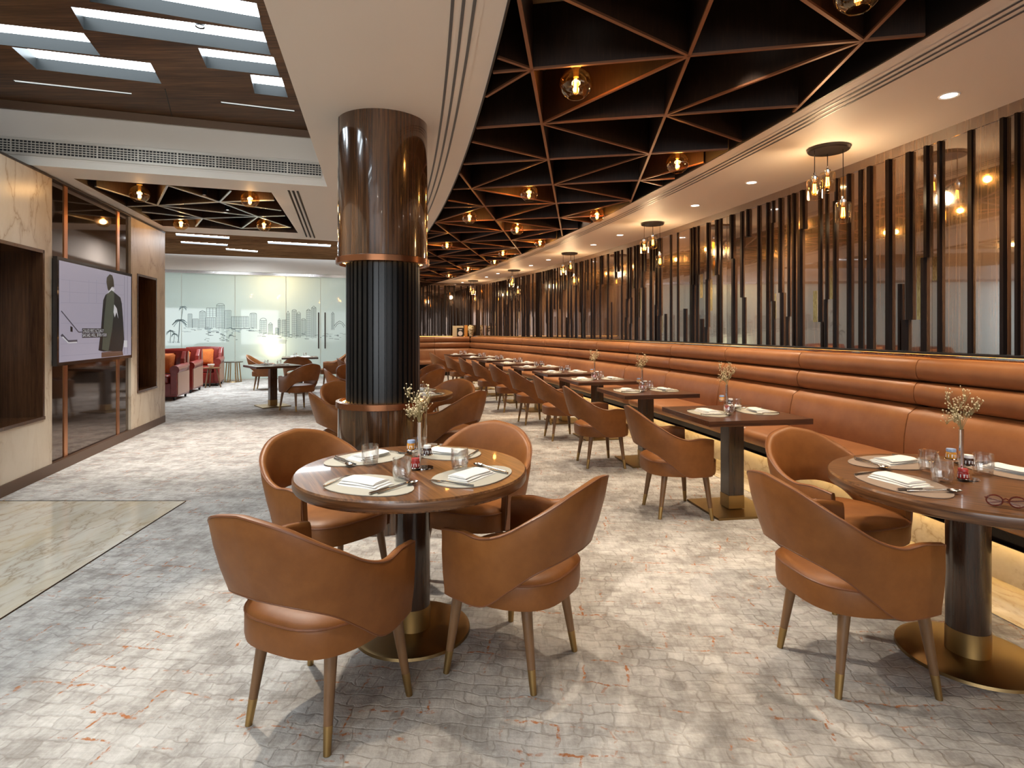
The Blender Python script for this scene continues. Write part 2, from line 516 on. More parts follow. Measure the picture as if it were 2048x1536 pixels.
# ------------------------------------------------------------------ mesh helpers
class MB:
    def __init__(self):
        self.v, self.f = [], []

    def add(self, vs, fs):
        n = len(self.v)
        self.v += [tuple(p) for p in vs]
        self.f += [tuple(i + n for i in f) for f in fs]
        return self

    def box(self, c, s, m=None):
        x, y, z = (k / 2 for k in s)
        vs = [Vector((a * x, b * y, d * z)) for d in (-1, 1) for b in (-1, 1) for a in (-1, 1)]
        if m is not None:
            vs = [m @ p for p in vs]
        vs = [p + Vector(c) for p in vs]
        return self.add(vs, [(0, 2, 3, 1), (4, 5, 7, 6), (0, 1, 5, 4), (2, 6, 7, 3), (0, 4, 6, 2), (1, 3, 7, 5)])

    def lathe(self, prof, n=24, c=(0, 0, 0), cap=True, a0=0.0):
        vs, fs = [], []
        k = len(prof)
        for i in range(n):
            a = a0 + 2 * pi * i / n
            for r, z in prof:
                vs.append((c[0] + r * cos(a), c[1] + r * sin(a), c[2] + z))
        for i in range(n):
            j = (i + 1) % n
            for q in range(k - 1):
                fs.append((i * k + q, j * k + q, j * k + q + 1, i * k + q + 1))
        if cap:
            if prof[0][0] > 1e-6:
                fs.append(tuple(i * k for i in range(n))[::-1])
            if prof[-1][0] > 1e-6:
                fs.append(tuple(i * k + k - 1 for i in range(n)))
        return self.add(vs, fs)

    def tube(self, pts, r, n=6, closed=False, cap=True):
        pts = [Vector(p) for p in pts]
        m = len(pts)
        rs = r if isinstance(r, (list, tuple)) else [r] * m
        vs, fs = [], []
        up = None
        for i, p in enumerate(pts):
            a = pts[(i - 1) % m] if (closed or i) else p
            b = pts[(i + 1) % m] if (closed or i < m - 1) else p
            t = (b - a)
            t = t.normalized() if t.length > 1e-9 else Vector((0, 0, 1))
            if up is None:
                up = Vector((0, 0, 1)) if abs(t.z) < 0.9 else Vector((1, 0, 0))
            s = t.cross(up)
            s = s.normalized() if s.length > 1e-6 else Vector((1, 0, 0))
            up = s.cross(t).normalized()
            for k in range(n):
                q = 2 * pi * k / n
                vs.append(p + s * (cos(q) * rs[i]) + up * (sin(q) * rs[i]))
        for i in range(m if closed else m - 1):
            j = (i + 1) % m
            for k in range(n):
                l = (k + 1) % n
                fs.append((i * n + k, i * n + l, j * n + l, j * n + k))
        if cap and not closed:
            fs.append(tuple(range(n))[::-1])
            fs.append(tuple((m - 1) * n + k for k in range(n)))
        return self.add(vs, fs)

    def prism(self, poly, z0, z1, M=None):
        n = len(poly)
        vs = [Vector((x, y, z0)) for x, y in poly] + [Vector((x, y, z1)) for x, y in poly]
        if M is not None:
            vs = [M @ p for p in vs]
        fs = [tuple(range(n))[::-1], tuple(range(n, 2 * n))]
        fs += [(i, (i + 1) % n, (i + 1) % n + n, i + n) for i in range(n)]
        return self.add(vs, fs)

    def strip(self, rows):
        """grid of rows (lists of points)"""
        k = len(rows[0])
        vs = [p for r in rows for p in r]
        fs = [(i * k + j, i * k + j + 1, (i + 1) * k + j + 1, (i + 1) * k + j)
              for i in range(len(rows) - 1) for j in range(k - 1)]
        return self.add(vs, fs)

    def mesh(self, name, m, smooth=False, angle=40, bevel=0.0, seg=2):
        me = bpy.data.meshes.new(name)
        me.from_pydata(self.v, [], self.f)
        bm = bmesh.new()
        bm.from_mesh(me)
        if bevel:
            es = [e for e in bm.edges if len(e.link_faces) == 2 and e.calc_face_angle(0) > 0.6]
            bmesh.ops.bevel(bm, geom=es, offset=bevel, segments=seg, profile=0.7, affect='EDGES', clamp_overlap=True)
        bmesh.ops.recalc_face_normals(bm, faces=bm.faces)
        if smooth:
            for f in bm.faces:
                f.smooth = True
            for e in bm.edges:
                if len(e.link_faces) == 2 and e.calc_face_angle(0) > math.radians(angle):
                    e.smooth = False
        bm.to_mesh(me)
        bm.free()
        me.materials.append(MATS[m])
        return me


def put(name, me, parent=None, loc=(0, 0, 0), rz=0.0, scale=None):
    o = bpy.data.objects.new(name, me)
    COL.objects.link(o)
    o.parent = parent
    o.location = loc
    if rz:
        o.rotation_euler = (0, 0, rz)
    if scale:
        o.scale = scale
    return o


def build(name, mb, m, parent=None, loc=(0, 0, 0), rz=0.0, **kw):
    return put(name, mb.mesh(name, m, **kw), parent, loc, rz)


def tag(o, label, cat, group=None):
    o['label'] = label
    o['category'] = cat
    if group:
        o['group'] = group
    return o


def thing(name, label, cat, loc=(0, 0, 0), rz=0.0, group=None):
    o = bpy.data.objects.new(name, None)
    COL.objects.link(o)
    o.empty_display_size = 0.1
    o.location = loc
    o.rotation_euler = (0, 0, rz)
    return tag(o, label, cat, group)


def struct(o, label=None, cat=None):
    o['kind'] = 'structure'
    if label:
        o['label'] = label
    if cat:
        o['category'] = cat
    return o


def clone(root, loc, rz, label, group=None):
    r = root.copy()
    COL.objects.link(r)
    r.location = loc
    r.rotation_euler = (0, 0, rz)
    r['label'] = label
    if group:
        r['group'] = group
    for ch in list(root.children):
        c = ch.copy()
        COL.objects.link(c)
        c.parent = r
        for g in list(ch.children):
            d = g.copy()
            COL.objects.link(d)
            d.parent = c
    return r


class Proto:
    """first use places the built thing itself, later uses copy it"""

    def __init__(self, root):
        self.root, self.used = root, False

    def place(self, loc, rz, label, group=None):
        if not self.used:
            self.used = True
            r = self.root
            r.location, r.rotation_euler, r['label'] = loc, (0, 0, rz), label
            if group:
                r['group'] = group
            return r
        return clone(self.root, loc, rz, label, group)


def face_rz(dx, dy):
    """rotation that turns local +Y towards (dx,dy)"""
    return atan2(dy, dx) - pi / 2


def catmull(pts, n):
    out = []
    m = len(pts)
    for i in range(m - 1):
        p0, p1, p2, p3 = pts[max(i - 1, 0)], pts[i], pts[i + 1], pts[min(i + 2, m - 1)]
        for k in range(n):
            t = k / n
            out.append(tuple(0.5 * (2 * b + (c - a) * t + (2 * a - 5 * b + 4 * c - d) * t * t
                                    + (3 * b - a - 3 * c + d) * t ** 3) for a, b, c, d in zip(p0, p1, p2, p3)))
    out.append(tuple(pts[-1]))
    return out


def cdt_panel(outer, holes, z, m, name, down=True):
    """flat panel with holes"""
    pts, edges = [], []
    for loop in [outer] + holes:
        n0 = len(pts)
        pts += [Vector((p[0], p[1])) for p in loop]
        edges += [(n0 + i, n0 + (i + 1) % len(loop)) for i in range(len(loop))]
    v, e, f, *_ = delaunay_2d_cdt(pts, edges, [], 1, 1e-5)

    def inside(p, poly):
        c = False
        for i in range(len(poly)):
            a, b = poly[i], poly[i - 1]
            if (a[1] > p[1]) != (b[1] > p[1]) and p[0] < (b[0] - a[0]) * (p[1] - a[1]) / (b[1] - a[1]) + a[0]:
                c = not c
        return c
    fs = []
    for t in f:
        c = sum((v[i] for i in t), Vector((0, 0))) / len(t)
        if inside(c, outer) and not any(inside(c, h) for h in holes):
            fs.append(t)
    mb = MB()
    mb.add([(p.x, p.y, z) for p in v], fs)
    me = mb.mesh(name, m)
    bm = bmesh.new()
    bm.from_mesh(me)
    for fa in bm.faces:
        if (fa.normal.z > 0) == down:
            fa.normal_flip()
    bm.to_mesh(me)
    bm.free()
    return me


def ribbon(c, r_a, r_b, y0, y1, n, z):
    """flat strip between two concentric-ish arcs given as callables x(y)"""
    rows = []
    for i in range(n + 1):
        y = y0 + (y1 - y0) * i / n
        rows.append([(r_a(y), y, z), (r_b(y), y, z)])
    return MB().strip(rows)


XW = lambda y: arcx(CW, RW, y)
XR = lambda y: arcx(CR, RR, y)
XL = lambda y: arcx(CL, RL, y)
PHI0, PHI1 = -0.105, 0.4479
CORNER = wallpt(PHI1)
BACK_L = Vector((-4.75, 17.2, 0))
BD = (BACK_L - CORNER).normalized()
BN = Vector((BD.y, -BD.x, 0))
if BN.y > 0:
    BN = -BN

# soffit edge towards the timber coffer, parallel to the marble wall
SE0 = P(527, 0, ZS)
SE1 = P(655, 375, ZS)
SED = (SE1 - SE0).normalized()


def XE(y):
    return SE0.x + SED.x / SED.y * (y - SE0.y)


# ================================================================== STRUCTURE
# ---- floor
fl = build('floor', MB().add([(-14, -9.2, 0), (4.2, -9.2, 0), (4.2, 20, 0), (-14, 20, 0)], [(0, 1, 2, 3)]), 'carpet')
struct(fl, 'beige grey carpet with worn cobble pattern and rust threads', 'floor')
a, b_, c_ = P(0, 1003), P(372, 1003), P(0, 1240)
dirr = (c_ - b_).normalized()
mp = [b_ + Vector((-3.6, 0.0, 0)), b_, b_ + dirr * 5.5, b_ + dirr * 5.5 + Vector((-3.6, 0, 0))]
mi = struct(build('trim_1', MB().prism([(p.x, p.y) for p in mp], 0.0, 0.004), 'marble_floor'),
            'cream veined marble walkway inlaid in the carpet at left', 'floor')
bt = MB()
bt.tube([b_ + Vector((-3.6, 0, 0.004)), b_ + Vector((0, 0, 0.004)), b_ + dirr * 5.5 + Vector((0, 0, 0.004))], 0.0035, 4)
build('edge_strip', bt, 'bronze_dark', mi)
rows = []
for i in range(61):
    ph = PHI0 + (PHI1 - 0.006 - PHI0) * i / 60
    rows.append([wallpt(ph, 1.06, 0.003), wallpt(ph, 0.60, 0.003)])
struct(build('trim_2', MB().strip(rows), 'marble_floor'), 'cream marble border on the floor along the long bench', 'floor')

# ---- curved slat wall
rows = []
for i in range(97):
    ph = PHI0 + (PHI1 - PHI0) * i / 96
    rows.append([wallpt(ph, 0, 0), wallpt(ph, 0, ZS + 0.5)])
wr = struct(build('wall_right', MB().strip(rows), 'wall_wood', smooth=True),
            'curved glossy timber wall with dark vertical slats', 'wall')
rows = []
for i in range(97):
    ph = PHI0 + (PHI1 - PHI0) * i / 96
    rows.append([wallpt(ph, 0.0, 2.80), wallpt(ph, 0.012, 2.80), wallpt(ph, 0.012, ZS), wallpt(ph, 0, ZS)])
build('top_rail', MB().strip(rows), 'wall_wood', wr)
bph = 0.085
while bph < PHI1 - 0.004:
    bw = random.choice((0.16, 0.21, 0.26, 0.34, 0.42))
    b2 = min(bph + bw / RW, PHI1 - 0.001)
    j1, j2 = random.uniform(0.003, 0.0065), random.uniform(0.003, 0.0065)
    g_ = 0.0012 / RW
    pts = [wallpt(bph + g_, 0.0, 0), wallpt(bph + g_, j1, 0), wallpt(b2 - g_, j2, 0), wallpt(b2 - g_, 0.0, 0)]
    build('board', MB().prism([(p.x, p.y) for p in pts], 1.225, 2.80), random.choice(('wall_wood', 'wall_wood', 'wall_wood_dark')), wr)
    bph = b2
unit = MB().box((0, 0, 0.5), (1, 1, 1)).mesh('slat', 'slat_dark')
goldm = MB().box((0, 0, 0.5), (1, 1, 1)).mesh('mirror_inset', 'antique_mirror')
Z0S, Z1S = 1.225, 2.80
nsl = 0
ph = 0.118
while ph < PHI1 - 0.002:
    w = random.choice((0.020, 0.025, 0.031, 0.038))
    d = random.choice((0.022, 0.030, 0.036))
    zj = random.uniform(1.45, 2.6)
    kind = random.random()
    segs = []
    if kind < 0.30:
        segs = [(0, Z0S, Z1S)]
    elif kind < 0.78:
        s = random.choice((-1, 1)) * w * 1.05
        segs = [(0, zj, Z1S), (s, Z0S, zj)]
        if random.random() < 0.35 and zj > 1.8:
            z2 = random.uniform(1.4, zj - 0.25)
            segs = [(0, zj, Z1S), (s, z2, zj), (random.choice((0, 2)) * s, Z0S, z2)]
    elif kind < 0.90:
        segs = [(0, zj, Z1S)]
    else:
        segs = [(0, Z0S, zj)]
    for off, za, zb in segs:
        p = wallpt(ph + off / RW, d / 2, za)
        put('slat', unit, wr, p, ph, (d, w, zb - za))
        nsl += 1
    if random.random() < 0.5 and len(segs) > 1:
        g = random.uniform(0.15, 0.5)
        sgn = 1 if segs[1][0] < 0 else -1
        zz = segs[0][1] - (g if random.random() < 0.5 else 0)
        zz = min(max(zz, Z0S), Z1S - g)
        wid = random.uniform(0.03, 0.075)
        p = wallpt(ph + sgn * (w / 2 + wid / 2 + w) / RW, 0.003, zz)
        put('mirror_inset', goldm, wr, p, ph, (0.006, wid, g))
    ph += random.choice((0.09, 0.11, 0.13, 0.16, 0.20, 0.24)) / RW
# near part of the wall that the picture does not show in front of the bench end
# ---- far wall
bl = (BACK_L - CORNER).length
wb = struct(build('wall_back', MB().strip([[CORNER, CORNER + Vector((0, 0, ZS + 0.5))],
                                           [BACK_L, BACK_L + Vector((0, 0, ZS + 0.5))]]), 'smoked_mirror'),
            'dark mirrored far wall with vertical slats', 'wall')
t = 0.12
brz = atan2(BN.y, BN.x)
while t < bl - 0.05:
    w = random.choice((0.03, 0.045))
    p = CORNER + BD * t + BN * 0.015
    p.z = 1.2
    put('slat', unit, wb, p, brz, (0.03, w, Z1S - 1.2 if random.random() < 0.6 else random.uniform(0.6, 1.4)))
    t += random.choice((0.07, 0.1, 0.13))
# ---- wall behind the camera with window front, outer left wall
wm = MB()
wm.box((-5, -9.1, 3.3), (18.5, 0.2, 0.9)).box((3.9, -9.1, 1.5), (1.2, 0.2, 3.0)).box((-10.2, -9.1, 1.5), (8.0, 0.2, 3.0))
struct(build('wall_rear', wm, 'white_paint'), 'white wall around the window front behind the camera', 'wall')
for i in range(5):
    build('window_%d' % (i + 1), MB().box((-6.2 + 1.9 * (i + 0.5), -9.05, 0.04), (1.9, 0.08, 0.08))
          .box((-6.2 + 1.9 * i, -9.05, 1.5), (0.06, 0.08, 2.9)).box((-6.2 + 1.9 * (i + 0.5), -9.05, 2.84), (1.9, 0.08, 0.06)),
          'black_metal')['kind'] = 'structure'
struct(build('wall_outer', MB().box((-13.6, 2.5, 1.75), (0.2, 23.0, 3.5)), 'timber_far'), 'plain timber wall of the lounge', 'wall')

# ---- ceiling: white soffit by the column
sof = ribbon(None, XE, XL, -9.0, 9.6, 70, ZS)
cs = struct(build('ceiling', sof, 'white_paint'), 'white plaster soffit carrying the round column', 'ceiling')
# rest of the soffit further back, as far as the partition
far = MB().strip([[(XE(y), y, ZS), (XL(y), y, ZS)] for y in [9.6 + i * (17.0 - 9.6) / 24 for i in range(25)]])
build('fascia', MB().strip([[(XE(y), y, ZS), (XE(y), y, ZW + 0.12)] for y in (9.6, 17.0)]), 'white_paint', cs)
build('soffit_panel', far, 'white_paint', cs)
fas = MB().strip([[(XE(y), y, ZS), (XE(y), y, ZW + 0.12)] for y in (-9.0, 5.98)])
build('fascia', fas, 'white_paint', cs)
fr = MB().strip([[(XL(y), y, ZS - 0.004), (XL(y) + 0.012, y, ZS - 0.004), (XL(y) + 0.012, y, ZS + 0.4)]
                 for y in [-9 + i * 26.4 / 100 for i in range(101)]])
build('edge_trim', fr, 'coffer_dark', cs)
# ring soffit
rs = struct(build('trim_3', ribbon(None, XR, XW, -9.0, 18.55, 120, ZS), 'white_paint'),
            'curved white ring soffit above the bench', 'ceiling')
fr = MB().strip([[(XR(y), y, ZS - 0.004), (XR(y) - 0.012, y, ZS - 0.004), (XR(y) - 0.012, y, ZS + 0.4)]
                 for y in [-9 + i * 27.55 / 110 for i in range(111)]])
build('edge_trim', fr, 'coffer_dark', rs)
# dark coffer between them, with deep triangular timber fins
FIN = 0.36
dc = struct(build('trim_4', ribbon(None, XL, XR, -9.0, 18.55, 90, ZS + 0.40), 'coffer_dark'),
            'dark recessed ceiling filled with a triangular lattice of timber fins', 'ceiling')
A1 = P(1063.6, 140, ZS)
A6 = P(1118, 436, ZS)
VU = (A6 - A1) / 5.0
B1 = P(1378, 112.8, ZS)
VV = B1 - A1
fin_edges = []


def node(j, k):
    return A1 + VU * (k - 1) + VV * j


for j in range(-7, 4):
    for k in range(-1, 20):
        fin_edges.append((node(j, k), node(j, k + 1)))
        fin_edges.append((node(j, k), node(j + 1, k)))
        if (k % 2 == 0):
            fin_edges.append((node(j, k), node(j + 1, k + 1)))
            fin_edges.append((node(j, k), node(j + 1, k - 1)))


def clip_seg(p, q, inside, n=160):
    ok = [inside(p.lerp(q, i / n)) for i in range(n + 1)]
    idx = [i for i, t_ in enumerate(ok) if t_]
    if len(idx) < 10:
        return None
    return p.lerp(q, idx[0] / n), p.lerp(q, idx[-1] / n)


finm = MB().box((0.5, 0, 0.5), (1, 1, 1)).mesh('fin', 'fin_wood')
edgem = MB().box((0.5, 0, 0.5), (1, 1, 1)).mesh('fin_edge', 'copper_rib')


def add_fin(p, q, parent, h=FIN, w=0.017, fm=finm, em=edgem):
    L = (q - p).length
    a = atan2(q.y - p.y, q.x - p.x)
    f = put('fin', fm, parent, (p.x, p.y, ZS + 0.012), a, (L, w, h))
    e = put('fin_edge', em, f)
    e.location = (0, 0, -0.034)
    e.scale = (1, 1.12, 0.034)
    return f


def in_dark(p):
    return XL(p.y) + 0.02 < p.x < XR(p.y) - 0.02 and 1.6 < p.y < 18.3 if -5 < p.y < 19 else False


nf = 0
for p, q in fin_edges:
    c = clip_seg(p, q, in_dark)
    if c and nf < 300:
        add_fin(c[0], c[1], dc)
        nf += 1

# ---- timber coffer with light slots (left)
zp = lambda x, y, z: P(x / 2.926, y / 2.926, z)
FL0 = P(658, 373, ZS)
FLD = (P(68, 330, ZS) - FL0).normalized()      # along the white face, to the left
face_r = Vector((XE(5.985), 5.985, 0))
face_l = FL0 + FLD * 11.5
face_l.z = 0.0


def slot_quad(tl, tr, br, bl_):
    return [zp(*tl, ZW), zp(*tr, ZW), zp(*br, ZW), zp(*bl_, ZW)]


slots = [
    slot_quad((415, 40), (1540, 188), (1585, 322), (490, 172)),
    slot_quad((-420, 95), (488, 195), (588, 325), (-420, 215)),
    slot_quad((1160, 281), (1600, 335), (1637, 446), (1210, 397)),
    slot_quad((68, 275), (880, 370), (945, 490), (215, 405)),
    slot_quad((1465, 437), (1648, 456), (1685, 570), (1490, 547)),
    slot_quad((75, 468), (770, 545), (770, 555), (90, 482)),
    slot_quad((1290, 594), (1722, 646), (1724, 656), (1296, 605)),
    slot_quad((700, -120), (1500, 20), (1540, 182), (520, 8)),
]
# the same pattern repeated above the camera, unseen slots added for more light
sh = Vector((SED.x, SED.y, 0)) * -2.1
base_slots = slots[:5]
for m_ in (1, 2, 3):
    for s_ in base_slots:
        slots = slots + [[p + sh * m_ for p in s_]]


def quad_ok(q):
    return all(p.x < XE(p.y) - 0.12 for p in q)


slots = [q if quad_ok(q) else [Vector((min(p.x, XE(p.y) - 0.13), p.y, p.z)) for p in q] for q in slots]
outer = [(XE(-9.0), -9.0), (XE(5.985), 5.985), (face_l.x, face_l.y), (-13.5, face_l.y), (-13.5, -9.0)]
tim = struct(put('trim_5', cdt_panel(outer, [[(p.x, p.y) for p in q] for q in slots], ZW, 'ceiling_timber', 'trim_5')),
             'glossy dark timber ceiling panel with slanted light slots', 'ceiling')
for qi, q in enumerate(slots):
    thin = qi in (5, 6)
    zt = ZW + (0.006 if thin else 0.09)
    n = len(q)
    mb = MB()
    for i in range(n):
        p, r = q[i], q[(i + 1) % n]
        mb.add([(p.x, p.y, ZW), (r.x, r.y, ZW), (r.x, r.y, zt), (p.x, p.y, zt)], [(0, 1, 2, 3)])
    box_ = build('slot_side', mb, 'slot_white', tim)
    build('light_panel', MB().add([(p.x, p.y, zt) for p in q], [tuple(range(n))]), 'light_dim' if thin else 'light_cool', box_)
# timber trim strips bounding the coffer
tr_ = MB().tube([face_r + Vector((-0.05, -0.06, ZW - 0.005)), face_l + Vector((0, -0.06, ZW - 0.005))], 0.055, 4)
build('border_board', tr_, 'timber_trim', tim)
st = MB().strip([[(XE(y), y, ZW - 0.006), (XE(y) - 0.10, y, ZW - 0.006), (XE(y) - 0.10, y, ZW + 0.02)] for y in (-9.0, 5.9)])
build('border_board', st, 'timber_trim', tim)
sm_ = MB()
p1, p2 = P(330, 178, ZW), P(345, 236, ZW)
sm_.tube([(p1.x, p1.y, ZW - 0.001), (p2.x, p2.y, ZW - 0.001)], 0.004, 4)
build('panel_joint', sm_, 'coffer_dark', tim)
# white beam: vertical face towards the camera, soffit with the small star coffer behind it
bm_ = MB().strip([[face_r + Vector((0, 0, ZS)), face_r + Vector((0, 0, ZW + 0.1))],
                  [face_l + Vector((0, 0, ZS)), face_l + Vector((0, 0, ZW + 0.1))]])
beam = struct(build('trim_6', bm_, 'white_bulkhead'), 'white ceiling beam with a long air grille', 'ceiling')
e1, e2 = P(330, 462.6, ZS), P(660.6, 481.5, ZS)
ed = (e1 - e2).normalized()
star = [P(147, 357, ZS), P(543, 385, ZS), P(596, 466, ZS), P(326, 452, ZS)]
outer = [(face_r.x, face_r.y), (XE(9.6), 9.6), (e2.x, e2.y), (e1.x + ed.x * 8.0, e1.y + ed.y * 8.0), (face_l.x, face_l.y)]
put('soffit_panel', cdt_panel(outer, [[(p.x, p.y) for p in star]], ZS, 'white_paint', 'soffit_panel'), beam)
bk = MB().strip([[e2 + Vector((0.6, 0.25, 0)), e2 + Vector((0.6, 0.25, 0.6))], [e1 + ed * 8.0, e1 + ed * 8.0 + Vector((0, 0, 0.6))]])
build('rear_face', bk, 'white_bulkhead', beam)
# star coffer
mb = MB()
for i in range(4):
    p, r = star[i], star[(i + 1) % 4]
    mb.add([p, r, r + Vector((0, 0, 0.34)), p + Vector((0, 0, 0.34))], [(0, 1, 2, 3)])
mb.add([p + Vector((0, 0, 0.34)) for p in star], [(0, 1, 2, 3)])
sc_ = struct(build('trim_7', mb, 'fin_wood'), 'small dark ceiling coffer with a star lattice of pale ribs', 'ceiling')
zq = lambda x, y: P(x / 2.926, y / 2.926, ZS)
ribm = MB().box((0.5, 0, 0.5), (1, 1, 1)).mesh('rib', 'rib_pale')
N1, N2, N3, N4, N5, N6, N7, N8 = [zq(*p) for p in ((980, 1088), (920, 1205), (1285, 1185), (1185, 1280), (1510, 1270),
                                                   (1415, 1338), (1700, 1333), (1350, 1120))]
ribs = [(N1, N2), (N1, N3), (N3, N8), (N3, N2), (N3, zq(1605, 1175)), (N3, N5), (N3, zq(1645, 1235)), (N2, N5), (N2, N4),
        (N2, zq(720, 1213)), (N2, zq(560, 1095)), (N4, zq(830, 1243)), (N4, zq(890, 1290)), (N4, N5), (N4, N6),
        (N4, zq(1145, 1328)), (N5, zq(1668, 1265)), (N5, N7), (N5, N6), (N6, N7)]
for p, q in ribs:
    add_fin(p, q, sc_, 0.30, 0.018, finm, ribm)
# second timber ceiling beyond the beam
px = [(352, 467, 458, 474, 459, 478, 352, 471), (362, 483, 455, 489, 455, 492, 362, 486), (452, 497, 515, 502, 515, 505, 452, 500),
      (536, 483, 661, 490, 661, 494, 536, 487)]
h2 = [[P(q[i], q[i + 1], ZW) for i in (0, 2, 4, 6)] for q in px]
PT0 = P(641, 755)
PT1 = P(480, 759.6)
PD = (PT1 - PT0).normalized()      # along the partition, to the left
PNR = Vector((-PD.y, PD.x, 0))
if PNR.y > 0:
    PNR = -PNR                      # towards the room
outer = [(XE(9.6), 9.6), (XE(16.9), 16.9), (PT0.x + PD.x * 7, PT0.y + PD.y * 7), (e1.x + ed.x * 9.0, e1.y + ed.y * 9.0)]
t2 = struct(put('trim_8', cdt_panel(outer, [[(p.x, p.y) for p in q] for q in h2], ZW, 'timber_far', 'trim_8')),
            'further timber ceiling panel before the frosted partition', 'ceiling')
for q in h2:
    build('light_panel', MB().add([(p.x, p.y, ZW + 0.03) for p in q], [(0, 1, 2, 3)]), 'light_far', t2)

# ---- marble feature wall (left)
SEND = wall_s(330)[0]
SNEAR = -4.8
wl = struct(thing('wall_left', 'marble feature wall with smoked mirror panel and timber niches', 'wall'))
ROTW = Matrix(((WU.x, WN.x, 0), (WU.y, WN.y, 0), (0, 0, 1)))


def wall_box(mb, s0, s1, z0, z1, o0, o1):
    """box on the marble wall: s along, o outwards (room side positive)"""
    c = WP0 + WU * ((s0 + s1) / 2) + WN * ((o0 + o1) / 2)
    return mb.box((c.x, c.y, (z0 + z1) / 2), (s1 - s0, o1 - o0, z1 - z0), ROTW)


TH = 0.5
SA = wall_s(104)[0]
SB = wall_s(262)[0]
n1 = (wall_s(88)[0] - 1.25, wall_s(88)[0])
n2 = (wall_s(274)[0], wall_s(313)[0])
NZ0, NZ1 = 0.55, 2.14
for (s0, s1, na, nb) in ((SNEAR, SA, n1[0], n1[1]), (SB, SEND, n2[0], n2[1])):
    mb = MB()
    wall_box(mb, s0, na, 0, ZS - 0.01, -TH, 0)
    wall_box(mb, nb, s1, 0, ZS - 0.01, -TH, 0)
    wall_box(mb, na, nb, 0, NZ0, -TH, 0)
    wall_box(mb, na, nb, NZ1, ZS - 0.01, -TH, 0)
    mp_ = build('marble_panel', mb, 'marble_wall', wl)
    mb = MB()
    e = 0.03
    wall_box(mb, na, na + e, NZ0, NZ1, -0.34, 0.006)
    wall_box(mb, nb - e, nb, NZ0, NZ1, -0.34, 0.006)
    wall_box(mb, na, nb, NZ0, NZ0 + e, -0.34, 0.012)
    wall_box(mb, na, nb, NZ1 - e, NZ1, -0.34, 0.006)
    nch = build('niche_lining', mb, 'niche_wood', wl)
    mb = MB()
    wall_box(mb, na + e, nb - e, NZ0 + e, NZ1 - e, -0.36, -0.33)
    build('niche_mirror', mb, 'niche_mirror', nch)
mb = MB()
wall_box(mb, SA, SB, 0, ZS - 0.01, -TH, -0.03)
build('mirror_panel', mb, 'smoked_mirror', wl)
for pxx in (137, 241):
    s = wall_s(pxx)[0]
    mb = MB()
    wall_box(mb, s - 0.035, s + 0.035, 0.10, ZS - 0.03, -0.03, -0.022)
    build('copper_strip', mb, 'copper', wl)
mb = MB()
wall_box(mb, SNEAR, SEND, ZS - 0.03, ZS - 0.01, -TH, 0.004)
build('top_strip', mb, 'bronze_dark', wl)
mb = MB()
wall_box(mb, SNEAR, SEND - 0.02, 0, 0.10, -TH + 0.02, 0.012)
struct(build('baseboard_left', mb, 'skirting'), 'brown metal skirting below the marble wall', 'baseboard')

# ---- frosted glass partition
GH = 2.95
part = struct(thing('wall_partition', 'frosted glass partition printed with a city skyline drawing', 'wall'))


def gpt(px, off=0.0):
    rx = (px - 1024) / F
    p0 = PT0 + PNR * off
    det = -PD.x + rx * PD.y
    s = (p0.x - rx * p0.y) / det
    return s


def gat(px, py, off=0.0):
    s = gpt(px, off)
    p = PT0 + PD * s + PNR * off
    return s, HC - (py - H) / F * p.y


S_R = gpt(716)
cuts = [S_R, gpt(641), gpt(572), gpt(470), gpt(363), gpt(363) + 2.4, gpt(363) + 4.8]
ROTP = Matrix(((PD.x, PNR.x, 0), (PD.y, PNR.y, 0), (0, 0, 1)))


def part_box(mb, s0, s1, z0, z1, o0, o1):
    c = PT0 + PD * ((s0 + s1) / 2) + PNR * ((o0 + o1) / 2)
    return mb.box((c.x, c.y, (z0 + z1) / 2), (abs(s1 - s0), o1 - o0, z1 - z0), ROTP)


for a_, b2 in zip(cuts, cuts[1:]):
    mb = MB()
    c0, c1 = PT0 + PD * (a_ + 0.008), PT0 + PD * (b2 - 0.008)
    mb.strip([[c0 + Vector((0, 0, 0.02)), c0 + Vector((0, 0, GH))], [c1 + Vector((0, 0, 0.02)), c1 + Vector((0, 0, GH))]])
    build('glass_pane', mb, 'frosted_glass', part)
mb = MB()
part_box(mb, S_R, cuts[-1], GH - 0.02, GH + 0.06, -0.05, 0.06)
build('header_rail', mb, 'steel', part)
for pxx in (637, 650):
    s = gpt(pxx)
    p = PT0 + PD * s + PNR * 0.05
    z0, z1 = gat(pxx, 697)[1], gat(pxx, 625)[1]
    build('door_handle', MB().tube([(p.x, p.y, z0), (p.x, p.y, z1)], 0.02, 8)
          .tube([(p.x, p.y, z0 + 0.1), p - PNR * 0.05 + Vector((0, 0, z0 + 0.1))], 0.012, 6)
          .tube([(p.x, p.y, z1 - 0.1), p - PNR * 0.05 + Vector((0, 0, z1 - 0.1))], 0.012, 6), 'bronze_dark', part, smooth=True)
mb = MB()
part_box(mb, S_R - 0.5, cuts[-1], GH + 0.06, ZW + 0.2, -0.10, 0.10)
struct(build('trim_9', mb, 'white_bulkhead'), 'white bulkhead above the frosted partition', 'wall')
# room beyond the partition
mb = MB()
part_box(mb, S_R - 1.5, cuts[-1], 0, 3.4, -3.2, -3.1)
part_box(mb, S_R - 1.5, cuts[-1], 3.3, 3.4, -3.1, -0.1)
struct(build('wall_corridor', mb, 'corridor_wall'), 'pale corridor wall seen blurred through the frosted glass', 'wall')

# skyline print: thin ink shapes lying on the glass
ink, pale = MB(), MB()


def g3(px, py):
    s, z = gat(px, py, 0.004)
    p = PT0 + PD * s + PNR * 0.004
    return Vector((p.x, p.y, z))


